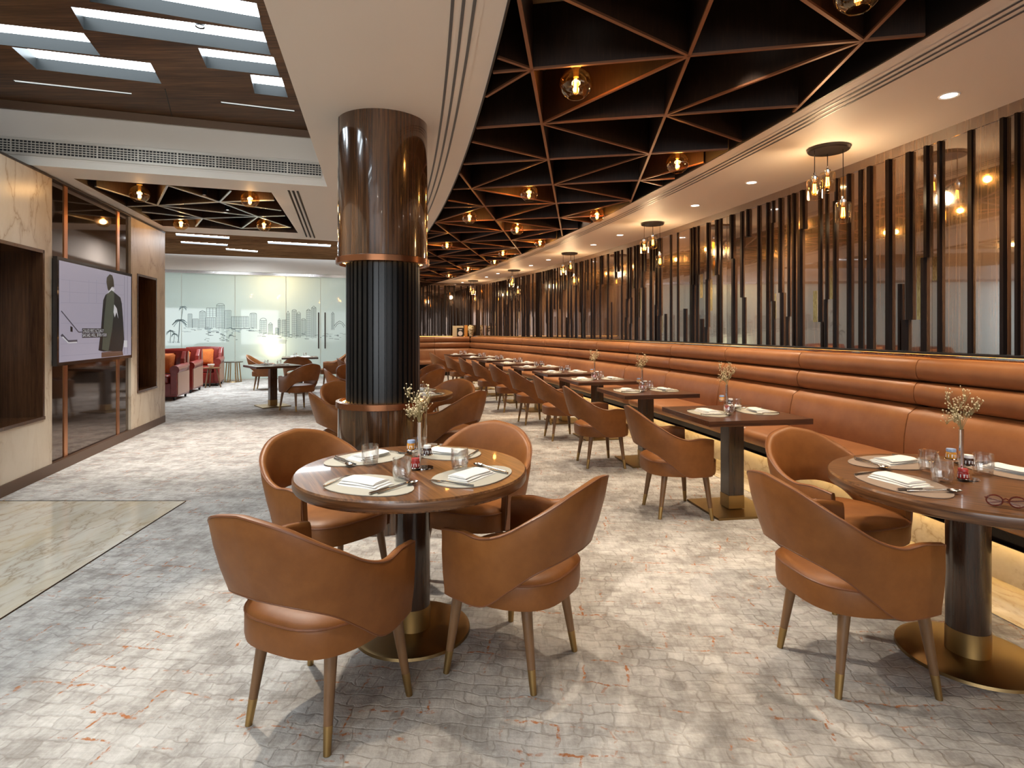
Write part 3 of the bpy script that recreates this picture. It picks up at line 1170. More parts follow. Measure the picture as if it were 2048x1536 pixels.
def gline(mb, pts, w=0.6):
    for (x0, y0), (x1, y1) in zip(pts, pts[1:]):
        L = hypot(x1 - x0, y1 - y0) or 1
        nx, ny = -(y1 - y0) / L * w / 2, (x1 - x0) / L * w / 2
        mb.add([g3(x0 + nx, y0 + ny), g3(x1 + nx, y1 + ny), g3(x1 - nx, y1 - ny), g3(x0 - nx, y0 - ny)], [(0, 1, 2, 3)])


def tower(x0, x1, yt, yb, rows_=6, cols_=2, spire=0, dome=0):
    gline(ink, [(x0, yb), (x0, yt), (x1, yt), (x1, yb)], 0.8)
    for i in range(1, rows_):
        y = yt + (yb - yt) * i / rows_
        gline(pale, [(x0, y), (x1, y)], 0.7)
    for i in range(1, cols_ + 1):
        x = x0 + (x1 - x0) * i / (cols_ + 1)
        gline(ink, [(x, yt), (x, yb)], 0.7)
    xm = (x0 + x1) / 2
    if spire:
        gline(ink, [(x0, yt), (xm, yt - spire), (x1, yt)], 0.8)
    if dome:
        gline(ink, [(xm + (x1 - x0) / 2 * cos(a), yt - dome * sin(a)) for a in [pi * k / 8 for k in range(9)]], 0.8)


def rnd(a, b):
    return random.uniform(a, b)


for x0, x1, yt, yb, rr, cc, sp, dm in (
        (376, 384, 628, 656, 7, 2, 0, 0), (385, 397, 638, 656, 6, 3, 0, 0), (399, 411, 624, 657, 10, 3, 3, 0),
        (412, 431, 635, 656, 8, 4, 0, 0), (413, 432, 616, 634, 5, 2, 0, 0), (433, 449, 611, 658, 14, 4, 0, 4),
        (450, 462, 621, 658, 12, 3, 0, 0), (463, 497, 633, 655, 9, 9, 0, 0), (500, 513, 628, 658, 10, 3, 0, 2),
        (520, 533, 641, 668, 7, 3, 0, 5), (537, 545, 649, 670, 7, 3, 4, 0), (551, 557, 656, 670, 5, 2, 0, 0),
        (556, 561, 641, 671, 8, 2, 4, 0), (564, 573, 640, 674, 9, 3, 0, 0), (573, 579, 628, 674, 12, 2, 6, 0),
        (584, 593, 622, 675, 14, 3, 0, 3), (594, 601, 628, 675, 13, 3, 0, 4), (603, 611, 640, 672, 8, 2, 0, 3),
        (613, 621, 621, 675, 14, 2, 3, 0), (623, 632, 616, 676, 15, 3, 4, 0), (663, 668, 628, 660, 8, 1, 4, 0)):
    tower(x0, x1, yt, yb, rr, cc, sp, dm)
gline(ink, [(668, 652), (673, 646), (679, 642), (685, 645), (690, 652)], 0.9)
gline(ink, [(670, 655), (674, 649), (679, 646), (684, 648), (688, 655)], 0.8)
gline(ink, [(462, 657), (500, 657)], 1.4)
for i in range(46):
    x = rnd(362, 520)
    y = rnd(655, 664)
    gline(ink if random.random() < 0.6 else pale, [(x, y), (x + rnd(3, 11), y + rnd(-0.8, 0.8))], rnd(0.5, 1.2))
for i in range(40):
    x = rnd(408, 472)
    y = rnd(662, 682)
    gline(ink, [(x, y), (x + rnd(2, 8), y + rnd(-1, 1.5))], rnd(0.5, 1.3))
for i in range(60):
    x = rnd(510, 688)
    y = rnd(664, 678)
    gline(ink if random.random() < 0.5 else pale, [(x, y), (x + rnd(2, 10), y + rnd(-0.8, 0.8))], rnd(0.4, 1.0))
for k in range(3):
    gline(ink, [(556, 680 + 3 * k), (574 - k, 681 + 2.5 * k)], 0.8)
for (xb, yb, xt, yt, s) in ((356.5, 685, 359.5, 641, 1.0), (340, 686, 341.5, 662, 0.6), (347, 686, 349, 668, 0.5), (362, 640, 366, 614, 0.55)):
    gline(ink, [(xb, yb), ((xb + xt) / 2 + 0.3, (yb + yt) / 2), (xt, yt)], 1.3 * s + 0.3)
    for k in range(11):
        a = pi * (k / 10) * 1.25 - 0.4
        L = 15 * s * rnd(0.8, 1.1)
        pts = [(xt + L * u * cos(a), yt - L * u * sin(a) * 0.75 + 9 * s * u * u) for u in (0, 0.35, 0.7, 1.0)]
        gline(ink if k % 2 else pale, pts, 1.4 * s + 0.3)
for i in range(12):
    x = rnd(336, 360)
    gline(pale, [(x, 686), (x + rnd(-1.5, 1.5), 686 - rnd(2, 5))], 0.8)
build('skyline_ink', ink, 'print_ink', part)
build('skyline_wash', pale, 'print_pale', part)
# lamp standing behind the glass
lp = PT0 + PD * gpt(546) - PNR * 0.22
lz0, lz1 = gat(546, 712)[1], gat(546, 674)[1]
t = thing('table_lamp', 'glowing cylinder lamp behind the frosted glass', 'lamp', (lp.x, lp.y, 0))
build('lamp_shade', MB().lathe([(0.16, lz0), (0.16, lz1)], 20), 'lamp_shade', t, smooth=True)
build('base', MB().lathe([(0.16, 0), (0.16, 0.02), (0.02, 0.03), (0.02, lz0)], 16), 'brass', t, smooth=True)
gl_ = PT0 + PD * gpt(555) - PNR * 0.7
lamp('corridor_warm_light', 'POINT', (gl_.x, gl_.y, 2.75), 26, (1.0, 0.70, 0.34), shadow_soft_size=0.15)

# ================================================================== COLUMN
colp = Vector((-0.9366, 4.183, 0))
t = thing('round_column', 'round column with glossy timber bands and black fluted shaft', 'column', colp)
RU, RSH = 0.3185, 0.262
build('lower_band', MB().lathe([(RU, 0), (RU, 0.845), (RSH + 0.005, 0.845)], 64, cap=False), 'column_wood', t, smooth=True)
build('lower_lip', MB().lathe([(RU, 0.84), (RU + 0.014, 0.845), (RU + 0.014, 0.885), (RU - 0.01, 0.89), (RSH + 0.03, 0.872),
                               (RSH + 0.03, 0.84)], 64, cap=False), 'copper_lip', t, smooth=True)
build('upper_band', MB().lathe([(RU, 1.89), (RU, ZS)], 64, cap=False), 'column_wood', t, smooth=True)
build('upper_lip', MB().lathe([(RU, 1.905), (RU + 0.014, 1.90), (RU + 0.014, 1.86), (RU - 0.01, 1.855), (RSH + 0.03, 1.875),
                               (RSH + 0.03, 1.90)], 64, cap=False), 'copper_lip', t, smooth=True)
vs, fs = [], []
nfl = 40
ring = []
for i in range(nfl):
    for u, r in ((0.0, RSH), (0.60, RSH), (0.66, RSH - 0.018), (0.94, RSH - 0.018)):
        a = 2 * pi * (i + u) / nfl
        ring.append((r * cos(a), r * sin(a)))
build('fluted_shaft', MB().prism(ring, 0.84, 1.90), 'flute_black', t)
sj = MB()
for a in (-1.25, -2.6, 0.4):
    for z0, z1 in ((0.0, 0.84), (1.905, ZS)):
        sj.box(((RU + 0.0005) * cos(a), (RU + 0.0005) * sin(a), (z0 + z1) / 2), (0.003, 0.003, z1 - z0))
build('veneer_joint', sj, 'coffer_dark', t)
build('cove_light', MB().lathe([(RSH + 0.006, 0.876), (RSH + 0.024, 0.876)], 48, cap=False), 'light_cove', t)
build('cove_light', MB().lathe([(RSH + 0.006, 1.872), (RSH + 0.024, 1.872)], 48, cap=False), 'light_cove', t)

# ================================================================== CEILING FITTINGS
# air grille in the white beam
def face_pt(px, off=0.0):
    rx = (px - 1024) / F
    p0 = face_r
    det = -FLD.x + rx * FLD.y
    s = (p0.x - rx * p0.y) / det
    return s


nF = Vector((-FLD.y, FLD.x, 0))
if nF.y > 0:
    nF = -nF
ROTF = Matrix(((FLD.x, nF.x, 0), (FLD.y, nF.y, 0), (0, 0, 1)))


def face_box(mb, s0, s1, z0, z1, o0, o1):
    c = face_r + FLD * ((s0 + s1) / 2) + nF * ((o0 + o1) / 2)
    return mb.box((c.x, c.y, (z0 + z1) / 2), (abs(s1 - s0), o1 - o0, z1 - z0), ROTF)


def face_z(px, py):
    p = face_r + FLD * face_pt(px)
    return HC - (py - H) / F * p.y


gz1, gz0 = face_z(325, 304), face_z(325, 327)
t = thing('air_grille', 'long ivory air grille along the white ceiling beam', 'grille', face_r)
t.location = (0, 0, 0)
s0, s1 = face_pt(643), face_pt(-260)
mb = MB()
face_box(mb, s0, s1, gz0, gz1, 0.0, 0.004)
build('backing', mb, 'grille_dark', t)
for z in (gz0 - 0.012, gz1 + 0.012):
    mb = MB()
    face_box(mb, s0, s1, z - 0.012, z + 0.012, 0, 0.012)
    build('frame_bar', mb, 'ivory_grille', t)
for i in range(1, 5):
    z = gz0 + (gz1 - gz0) * i / 5
    mb = MB()
    face_box(mb, s0, s1, z - 0.004, z + 0.004, 0.004, 0.012)
    build('blade', mb, 'ivory_grille', t)
q = s0
k = 0
while q < s1:
    mb = MB()
    face_box(mb, q - 0.006, q + 0.006, gz0, gz1, 0.004, 0.014)
    build('divider', mb, 'ivory_grille', t)
    q += 0.33
mb = MB()
q = s0
while q < s1:
    face_box(mb, q - 0.003, q + 0.003, gz0, gz1, 0.003, 0.009)
    q += 0.03
build('fine_bars', mb, 'ivory_grille', t)['kind'] = 'stuff'
mb = MB()
zl = face_z(325, 336)
face_box(mb, s0 - 0.3, s1, gz0 - 0.045, gz0 - 0.035, 0, 0.005)
face_box(mb, s0 - 0.3, s1, gz1 + 0.035, gz1 + 0.05, 0, 0.005)
build('ledge', mb, 'white_bulkhead', t)


def slot_diffuser(xf, sgn, offs, y0, y1, label, n=70):
    t = thing('slot_diffuser', label, 'air vent')
    ys = [y0 + (y1 - y0) * i / n for i in range(n + 1)]
    mb = MB().strip([[(xf(y) + sgn * (offs[0] - 0.035), y, ZS - 0.003), (xf(y) + sgn * (offs[-1] + 0.05), y, ZS - 0.003)] for y in ys])
    build('frame', mb, 'white_paint', t)
    for o_ in offs:
        mb = MB().strip([[(xf(y) + sgn * o_, y, ZS - 0.006), (xf(y) + sgn * (o_ + 0.016), y, ZS - 0.006)] for y in ys])
        build('slot', mb, 'slot_grey', t)
    return t


slot_diffuser(XL, -1, (0.14, 0.19, 0.24), 1.2, 12.5, 'three-line slot vent curving beside the timber column')
slot_diffuser(XR, 1, (0.13, 0.18, 0.23), 1.2, 17.0, 'three-line slot vent curving along the ring soffit')
t = thing('slot_diffuser', 'short slot vent beside the small star coffer', 'air vent')
for k in range(3):
    o1, o2 = P(577 + 9 * k, 380.5 + 0.8 * k, ZS), P(613 + 8 * k, 473 + 1.0 * k, ZS)
    build('slot', MB().tube([o1 + Vector((0, 0, -0.002)), o2 + Vector((0, 0, -0.002))], 0.012, 4), 'grille_dark', t)

# recessed downlights on the ring soffit
DLIST = [(1898, 191), (1503, 365), (1390, 411), (1240, 470), (1187, 489.5), (1097, 519.5), (1062, 531), (996, 547), (973, 554), (925, 565)]
trimm = MB().lathe([(0.045, -0.002), (0.056, -0.006), (0.060, 0.0)], 24, cap=False).mesh('trim_ring', 'white_bulkhead', smooth=True)
lensm = MB().lathe([(0.0, -0.001), (0.045, -0.001)], 24, cap=False).mesh('lens', 'light_down')
ords = ['nearest', 'second', 'third', 'fourth', 'fifth', 'sixth', 'seventh', 'eighth', 'ninth', 'farthest', 'eleventh', 'twelfth']
for i, (x, y) in enumerate(DLIST):
    p = P(x, y, ZS)
    t = thing('downlight', '%s glowing downlight counted along the curved ring soffit' % ords[i], 'light', p, 0, 'ring soffit downlights')
    put('trim_ring', trimm, t)
    put('lens', lensm, t)
    lamp('downlight_beam', 'SPOT', p + Vector((0, 0, -0.02)), 115, (1.0, 0.80, 0.56), spot_size=1.75, spot_blend=0.6,
         shadow_soft_size=0.04)
p = P(419, 417, ZS) + Vector((0, 0, 0.28))
tag(build('smoke_detector', MB().lathe([(0.0, -0.04), (0.05, -0.035), (0.055, 0.0), (0.055, 0.06)], 20), 'porcelain', None, p, smooth=True),
    'small white smoke detector inside the star coffer', 'detector')
# downlights over the front tables (in the soffit above the camera) throwing pools on the carpet
FRONT = [(-0.95, 1.25, 18, 1.0), (-0.35, 0.45, 34, 0.9), (2.55, 2.35, 60, 1.1), (2.75, 1.2, 60, 1.1)]
for i, (x, y, e, sz) in enumerate(FRONT):
    t = thing('downlight', ['downlight in the white soffit left of the column', 'downlight in the white soffit overhead',
                            'ring soffit downlight right above the right-hand round table',
                            'ring soffit downlight behind the viewer'][i], 'light', (x, y, ZS if i != 0 else ZS), 0,
              'downlights over the front tables')
    put('trim_ring', trimm, t)
    put('lens', lensm, t)
    lamp('table_beam', 'SPOT', (x, y, ZS - 0.02), e, (1.0, 0.84, 0.64), spot_size=sz * 1.6, spot_blend=0.45, shadow_soft_size=0.035)

# small black spotlights added unseen between the lattice fins to brighten the room
spotm = MB().lathe([(0.022, 0.0), (0.030, -0.004), (0.032, 0.06), (0.0, 0.062)], 16, cap=False).mesh('spot_can', 'black_metal', smooth=True)
spotl = MB().lathe([(0.0, 0.004), (0.022, 0.004)], 16, cap=False).mesh('spot_lens', 'light_down')
k_ = 0
for (j, k) in ((0, 0), (1, 1), (0, 2), (-1, 4), (0, 4), (-1, 6), (0, 6), (-2, 8), (-1, 8), (0, 8), (-2, 10), (-1, 11), (-3, 12), (-2, 13), (-3, 15)):
    c0 = (node(j, k) + node(j + 1, k) + node(j, k + 1)) / 3
    if k % 2 == 0:
        c0 = (node(j, k) + node(j + 1, k + 1) + node(j, k + 1)) / 3
    if not in_dark(c0):
        continue
    k_ += 1
    t = thing('unseen_spotlight', 'small black fill spotlight added between the lattice fins, %s from the viewer' % (ords[k_ - 1] if k_ not in (10,) else 'tenth'), 'light', (c0.x, c0.y, ZS + 0.33), 0, 'added lattice spotlights')
    put('spot_can', spotm, t)
    put('spot_lens', spotl, t)
    lamp('lattice_fill_beam', 'SPOT', (c0.x, c0.y, ZS + 0.31), 100, (1.0, 0.86, 0.68), spot_size=1.2, spot_blend=0.45, shadow_soft_size=0.03)

for x, y in ((408, 395), (455, 425)):  # unseen pair added in the star coffer to lift the left floor
    p = P(x, y, ZS)
    t = thing('unseen_spotlight', 'small black fill spotlight added in the star coffer, %s of the two' % ('front' if x < 420 else 'rear'), 'light', (p.x, p.y, ZS + 0.03), 0, 'added star coffer spotlights')
    put('spot_can', spotm, t)
    put('spot_lens', spotl, t)
    lamp('star_fill_beam', 'SPOT', (p.x, p.y, ZS + 0.015), 300, (1.0, 0.95, 0.88), spot_size=1.35, spot_blend=0.5, shadow_soft_size=0.03)

# adjustable spotlight tucked into a light slot of the timber ceiling, throwing the long table shadows
p = P(400, 62, ZW)
t = thing('unseen_spotlight', 'small spotlight tucked inside the long light slot of the timber ceiling', 'light', (p.x, p.y, ZW + 0.03))
put('spot_can', spotm, t)
put('spot_lens', spotl, t)
lamp('slot_beam', 'SPOT', (p.x, p.y, ZW + 0.01), 300, (1.0, 0.88, 0.72), spot_size=0.95, spot_blend=0.35, shadow_soft_size=0.035,
     rot=(Vector((-0.1, 2.3, 0)) - Vector((p.x, p.y, ZW))).to_track_quat('-Z', 'Y').to_euler())

# globe pendants
GD = 0.100


def make_globe():
    t = thing('globe_pendant', 'amber glass globe pendant', 'pendant lamp', (0, 0, 0), 0, 'amber globe pendants')
    prof = [(GD * sin(a), -GD * 0.92 * cos(a)) for a in [0.50 + (pi - 0.62) * k / 16 for k in range(17)]]
    g = build('globe', MB().lathe(prof, 28, cap=False), 'glass_amber', t, smooth=True)
    build('rim', MB().tube([(prof[0][0] * cos(a), prof[0][0] * sin(a), prof[0][1]) for a in [2 * pi * k / 24 for k in range(24)]],
                           0.003, 5, closed=True), 'glass_shade', g, smooth=True)
    build('filament', MB().tube([(0.009, 0, 0.03), (0.011, 0, -0.045), (-0.011, 0, -0.045), (-0.009, 0, 0.03)], 0.004, 6)
          .tube([(0, 0.008, 0.03), (0, 0.010, -0.05)], 0.004, 6), 'filament', t, smooth=True)
    build('bulb', MB().lathe([(0.0, -0.065), (0.018, -0.055), (0.024, -0.02), (0.016, 0.03), (0.014, 0.05)], 14, cap=False), 'glass_shade', t, smooth=True)
    build('socket', MB().lathe([(0.016, 0.04), (0.018, 0.095), (0.030, 0.10), (0.026, 0.13), (0.006, 0.14)], 14), 'brass', t, smooth=True)
    build('stem', MB().tube([(0, 0, 0.13), (0, 0, 0.40)], 0.005, 6), 'bronze_dark', t)
    return t


gp = Proto(make_globe())
gl = [(1152, 168, 'largest amber globe pendant, near the top of the triangular lattice'),
      (1716, -18, 'amber globe pendant cut off by the top edge of the picture'),
      (1355, 326, 'amber globe pendant touching the ring soffit right of the lattice centre'),
      (1058, 386, 'amber globe pendant below the largest one, mid lattice'),
      (939, 434, 'amber globe pendant just right of the column top band'),
      (1194, 430, 'smaller amber globe pendant beside the ring soffit edge'),
      (1034, 458, 'small amber globe pendant midway down the lattice'),
      (894, 490, 'small amber globe pendant close to the column side'),
      (1080, 485, 'small amber globe pendant against the ring soffit edge'),
      (1006, 506, 'tiny amber globe pendant deep in the lattice, right of centre'),
      (989, 523, 'tiny amber globe pendant at the far ring edge'),
      (936, 537, 'tiny amber globe pendant far back in the lattice'),
      (898, 550, 'farthest tiny amber globe pendant near the far wall'),
      (279, 388, 'left front amber globe pendant in the star coffer'),
      (500, 399, 'right front amber globe pendant in the star coffer'),
      (362, 447, 'left rear amber globe pendant in the star coffer'),
      (528, 450, 'right rear amber globe pendant in the star coffer')]
for i, (x, y, lab) in enumerate(gl):
    p = P(x, y, ZS - 0.005)
    o = gp.place(p, random.uniform(0, 3), lab, 'amber globe pendants')
    if i != 1:
        lamp('globe_light', 'POINT', p + Vector((0, 0, -0.02)), 7 if i > 12 else 9, (1.0, 0.76, 0.52) if i > 12 else (1.0, 0.58, 0.22), shadow_soft_size=0.03)


# pendant clusters of three glass cylinders
def make_cluster():
    t = thing('pendant_cluster', 'three glass cylinder pendants under a round canopy', 'pendant lamp', (0, 0, 0), 0, 'cylinder pendant clusters')
    build('canopy', MB().lathe([(0.0, -0.028), (0.15, -0.028), (0.158, -0.02), (0.158, 0.0), (0.0, 0.0)], 32), 'bronze_dark', t, smooth=True)
    for (x, y, z) in ((-0.125, -0.02, -0.34), (0.03, 0.07, -0.26), (0.085, -0.06, -0.54)):
        build('cord', MB().tube([(x, y, -0.028), (x, y, z + 0.125)], 0.0035, 5), 'bronze_dark', t)
        s = build('glass_shade', MB().lathe([(0.052, -0.085), (0.058, -0.082), (0.060, 0.06), (0.056, 0.075), (0.022, 0.082)], 24, cap=False),
                  'glass_shade', t, (x, y, z), smooth=True)
        build('filament', MB().tube([(0.008, 0, 0.04), (0.013, 0, -0.03), (-0.013, 0, -0.03), (-0.008, 0, 0.04)], 0.0045, 6)
              .tube([(0, 0.008, 0.04), (0, 0.012, -0.035)], 0.0045, 6), 'filament', s, smooth=True)
        build('bulb', MB().lathe([(0.0, -0.052), (0.020, -0.045), (0.027, -0.015), (0.016, 0.035), (0.014, 0.06)], 14, cap=False), 'glass_amber', s, smooth=True)
        build('socket', MB().lathe([(0.015, 0.055), (0.022, 0.08), (0.024, 0.10), (0.010, 0.112), (0.010, 0.13)], 14), 'chrome', s, smooth=True)
    return t


cp = Proto(make_cluster())
for i, (x, y, lab) in enumerate([(1657, 296, 'nearest pendant cluster of three glass cylinders under the ring soffit'),
                                 (1305, 446, 'second pendant cluster of three glass cylinders from the viewer'),
                                 (1139, 506, 'third pendant cluster of three glass cylinders from the viewer'),
                                 (1028, 540, 'fourth pendant cluster of three glass cylinders from the viewer'),
                                 (946, 561, 'farthest pendant cluster of three glass cylinders by the corner')]):
    p = P(x, y, ZS)
    cp.place(p, (0, 0.1, 0.0, 0.9, 1.6)[i], lab, 'cylinder pendant clusters')
    lamp('cluster_light', 'POINT', p + Vector((0, 0, -0.38)), 11, (1.0, 0.70, 0.40), shadow_soft_size=0.06)

# ================================================================== BENCH
bench = thing('banquette', 'long tan leather banquette following the curved wall and the far wall', 'bench')
seam_px = [916, 945, 975, 1006, 1043, 1088, 1137, 1192, 1257, 1340, 1449, 1597, 1830]


def phi_of_px(px, off):
    rx = (px - 1024) / F
    lo, hi = -0.2, 0.5
    r = RW - off
    best = None
    for i in range(4000):
        ph = -0.05 + 0.52 * i / 4000
        x, y = CW[0] + r * cos(ph), CW[1] + r * sin(ph)
        if y > 0.5:
            e_ = abs(x - rx * y)
            if best is None or e_ < best[0]:
                best = (e_, ph)
    return best[1]


sph = sorted(set(round(phi_of_px(x, 0.22), 4) for x in seam_px if x > 990))
step = sph[1] - sph[0]
sph = [0.118 - 0.0245 * 2, 0.118 - 0.0245] + [0.118] + sph if sph[0] > 0.125 else sph
sph = [s for i, s in enumerate(sph) if i == 0 or s - sph[i - 1] > 0.008]
while sph[0] > 0.075:
    sph = [sph[0] - 0.0215] + sph
END = PHI1 - 0.0052
sph = [s for s in sph if s < END - 0.012] + [END]


def cushion(name, profile, pa, pb, m, n=18, puff=0.02):
    """profile: closed list of (offset from wall, z); ends pulled in a little so that the seams read"""
    rows = []
    N = n
    for i in range(N + 1):
        u = i / N
        ph = pa + (pb - pa) * u
        e_ = min(u, 1 - u) * N
        k = 0.0 if e_ >= 1.05 else (1 - e_ / 1.05) ** 2
        cx = sum(p[0] for p in profile) / len(profile)
        cz = sum(p[1] for p in profile) / len(profile)
        row = []
        for o_, z in profile:
            sx = 1 - k * 0.30
            row.append(wallpt(ph, cx + (o_ - cx) * sx if o_ > cx else o_, cz + (z - cz) * (1 - k * 0.05)))
        row.append(row[0])
        rows.append(row)
    mb = MB().strip(rows)
    k2 = len(profile)
    mb.add(rows[0][:-1], [tuple(range(k2))])
    mb.add(rows[-1][:-1], [tuple(range(k2))[::-1]])
    return mb


def roll(o_back, o_f, z0, z1, n=11, p=0.85):
    """bulging front"""
    pr = [(o_back, z0)]
    for i in range(n):
        a = -pi / 2 + pi * i / (n - 1)
        ca = max(0.0, cos(a)) ** p
        pr.append((o_f - 0.075 + 0.075 * ca, (z0 + z1) / 2 + (z1 - z0) / 2 * sin(a)))
    pr.append((o_back, z1))
    return pr


def lower(n=9):
    pr = [(0.12, 0.40)]
    for i in range(n):
        u = i / (n - 1)
        z = 0.40 + u * (0.828 - 0.40)
        b = 0.335 - 0.075 * u + 0.03 * sin(pi * u)
        if i == n - 1:
            b -= 0.055
        pr.append((b, z))
    pr.append((0.12, 0.828))
    return pr


seatp = [(0.12, 0.355), (0.86, 0.355), (0.885, 0.38), (0.890, 0.42), (0.872, 0.455), (0.83, 0.472), (0.6, 0.478), (0.3, 0.47), (0.12, 0.46)]
n_seg = len(sph) - 1
for a_, b2 in zip(sph, sph[1:]):
    g = 0.004 / RW
    build('top_roll', cushion('r', roll(0.02, 0.235, 1.010, 1.180), a_ + g, b2 - g, 0), 'leather_bench', bench, smooth=True, angle=60)
    build('middle_roll', cushion('r', roll(0.02, 0.255, 0.832, 1.006), a_ + g, b2 - g, 0), 'leather_bench', bench, smooth=True, angle=60)
    build('back_panel', cushion('r', lower(), a_ + g, b2 - g, 0), 'leather_bench', bench, smooth=True, angle=60)
for a_, b2 in zip(sph[::2], sph[2::2] + ([sph[-1]] if n_seg % 2 else [])):
    build('seat_cushion', cushion('r', seatp, a_ + 0.00006, b2 - 0.00006, 0, 36), 'leather_bench', bench, smooth=True, angle=50)


def bench_strip(offz, pa, pb, n=90):
    rows = []
    for i in range(n + 1):
        ph = pa + (pb - pa) * i / n
        rows.append([wallpt(ph, o_, z) for o_, z in offz])
    return MB().strip(rows)


PA, PB = sph[0], END
build('top_trim', bench_strip([(0.0, 1.197), (0.0, 1.222), (0.085, 1.222), (0.085, 1.207), (0.0, 1.207)], PA, PB), 'bronze_dark', bench)
build('under_band', bench_strip([(0.82, 0.355), (0.80, 0.27), (0.82, 0.268), (0.82, 0.262), (0.70, 0.262)], PA, PB), 'slat_dark', bench)
build('plinth', bench_strip([(0.66, 0.30), (0.66, 0.0)], PA, PB), 'marble_floor', bench)
build('plinth_light', bench_strip([(0.685, 0.258), (0.70, 0.258)], PA, PB), 'light_plinth', bench)
build('backrest_light', bench_strip([(0.05, 1.205), (0.075, 1.205)], PA, PB), 'light_bench', bench)
# part of the bench along the far wall
fb = bench
L = bl - 0.2


def far_pt(s, off, z):
    p = CORNER + BD * s + BN * off
    return Vector((p.x, p.y, z))


def far_extr(prof, s0, s1):
    rows = [[far_pt(s, o_, z) for o_, z in prof + prof[:1]] for s in (s0, s1)]
    mb = MB().strip(rows)
    mb.add(rows[0][:-1], [tuple(range(len(prof)))])
    mb.add(rows[1][:-1], [tuple(range(len(prof)))])
    return mb


for s0, s1 in ((0.20, 1.35), (1.36, 2.5), (2.51, L)):
    build('top_roll', far_extr(roll(0.02, 0.235, 1.010, 1.180), s0, s1), 'leather_bench', fb, smooth=True, angle=60)
    build('middle_roll', far_extr(roll(0.02, 0.255, 0.832, 1.006), s0, s1), 'leather_bench', fb, smooth=True, angle=60)
    build('back_panel', far_extr(lower(), s0, s1), 'leather_bench', fb, smooth=True, angle=60)
    build('seat_cushion', far_extr(seatp, s0 if s0 > 1 else 0.95, s1), 'leather_bench', fb, smooth=True, angle=50)
build('plinth', far_extr([(0.0, 0.0), (0.66, 0.0), (0.66, 0.30), (0.80, 0.30), (0.80, 0.355), (0.0, 0.355)], 0.9, L), 'slat_dark', fb)
build('backrest_light', MB().strip([[far_pt(s, 0.03, 1.195), far_pt(s, 0.05, 1.186)] for s in (0.25, L)]), 'light_bench', fb)

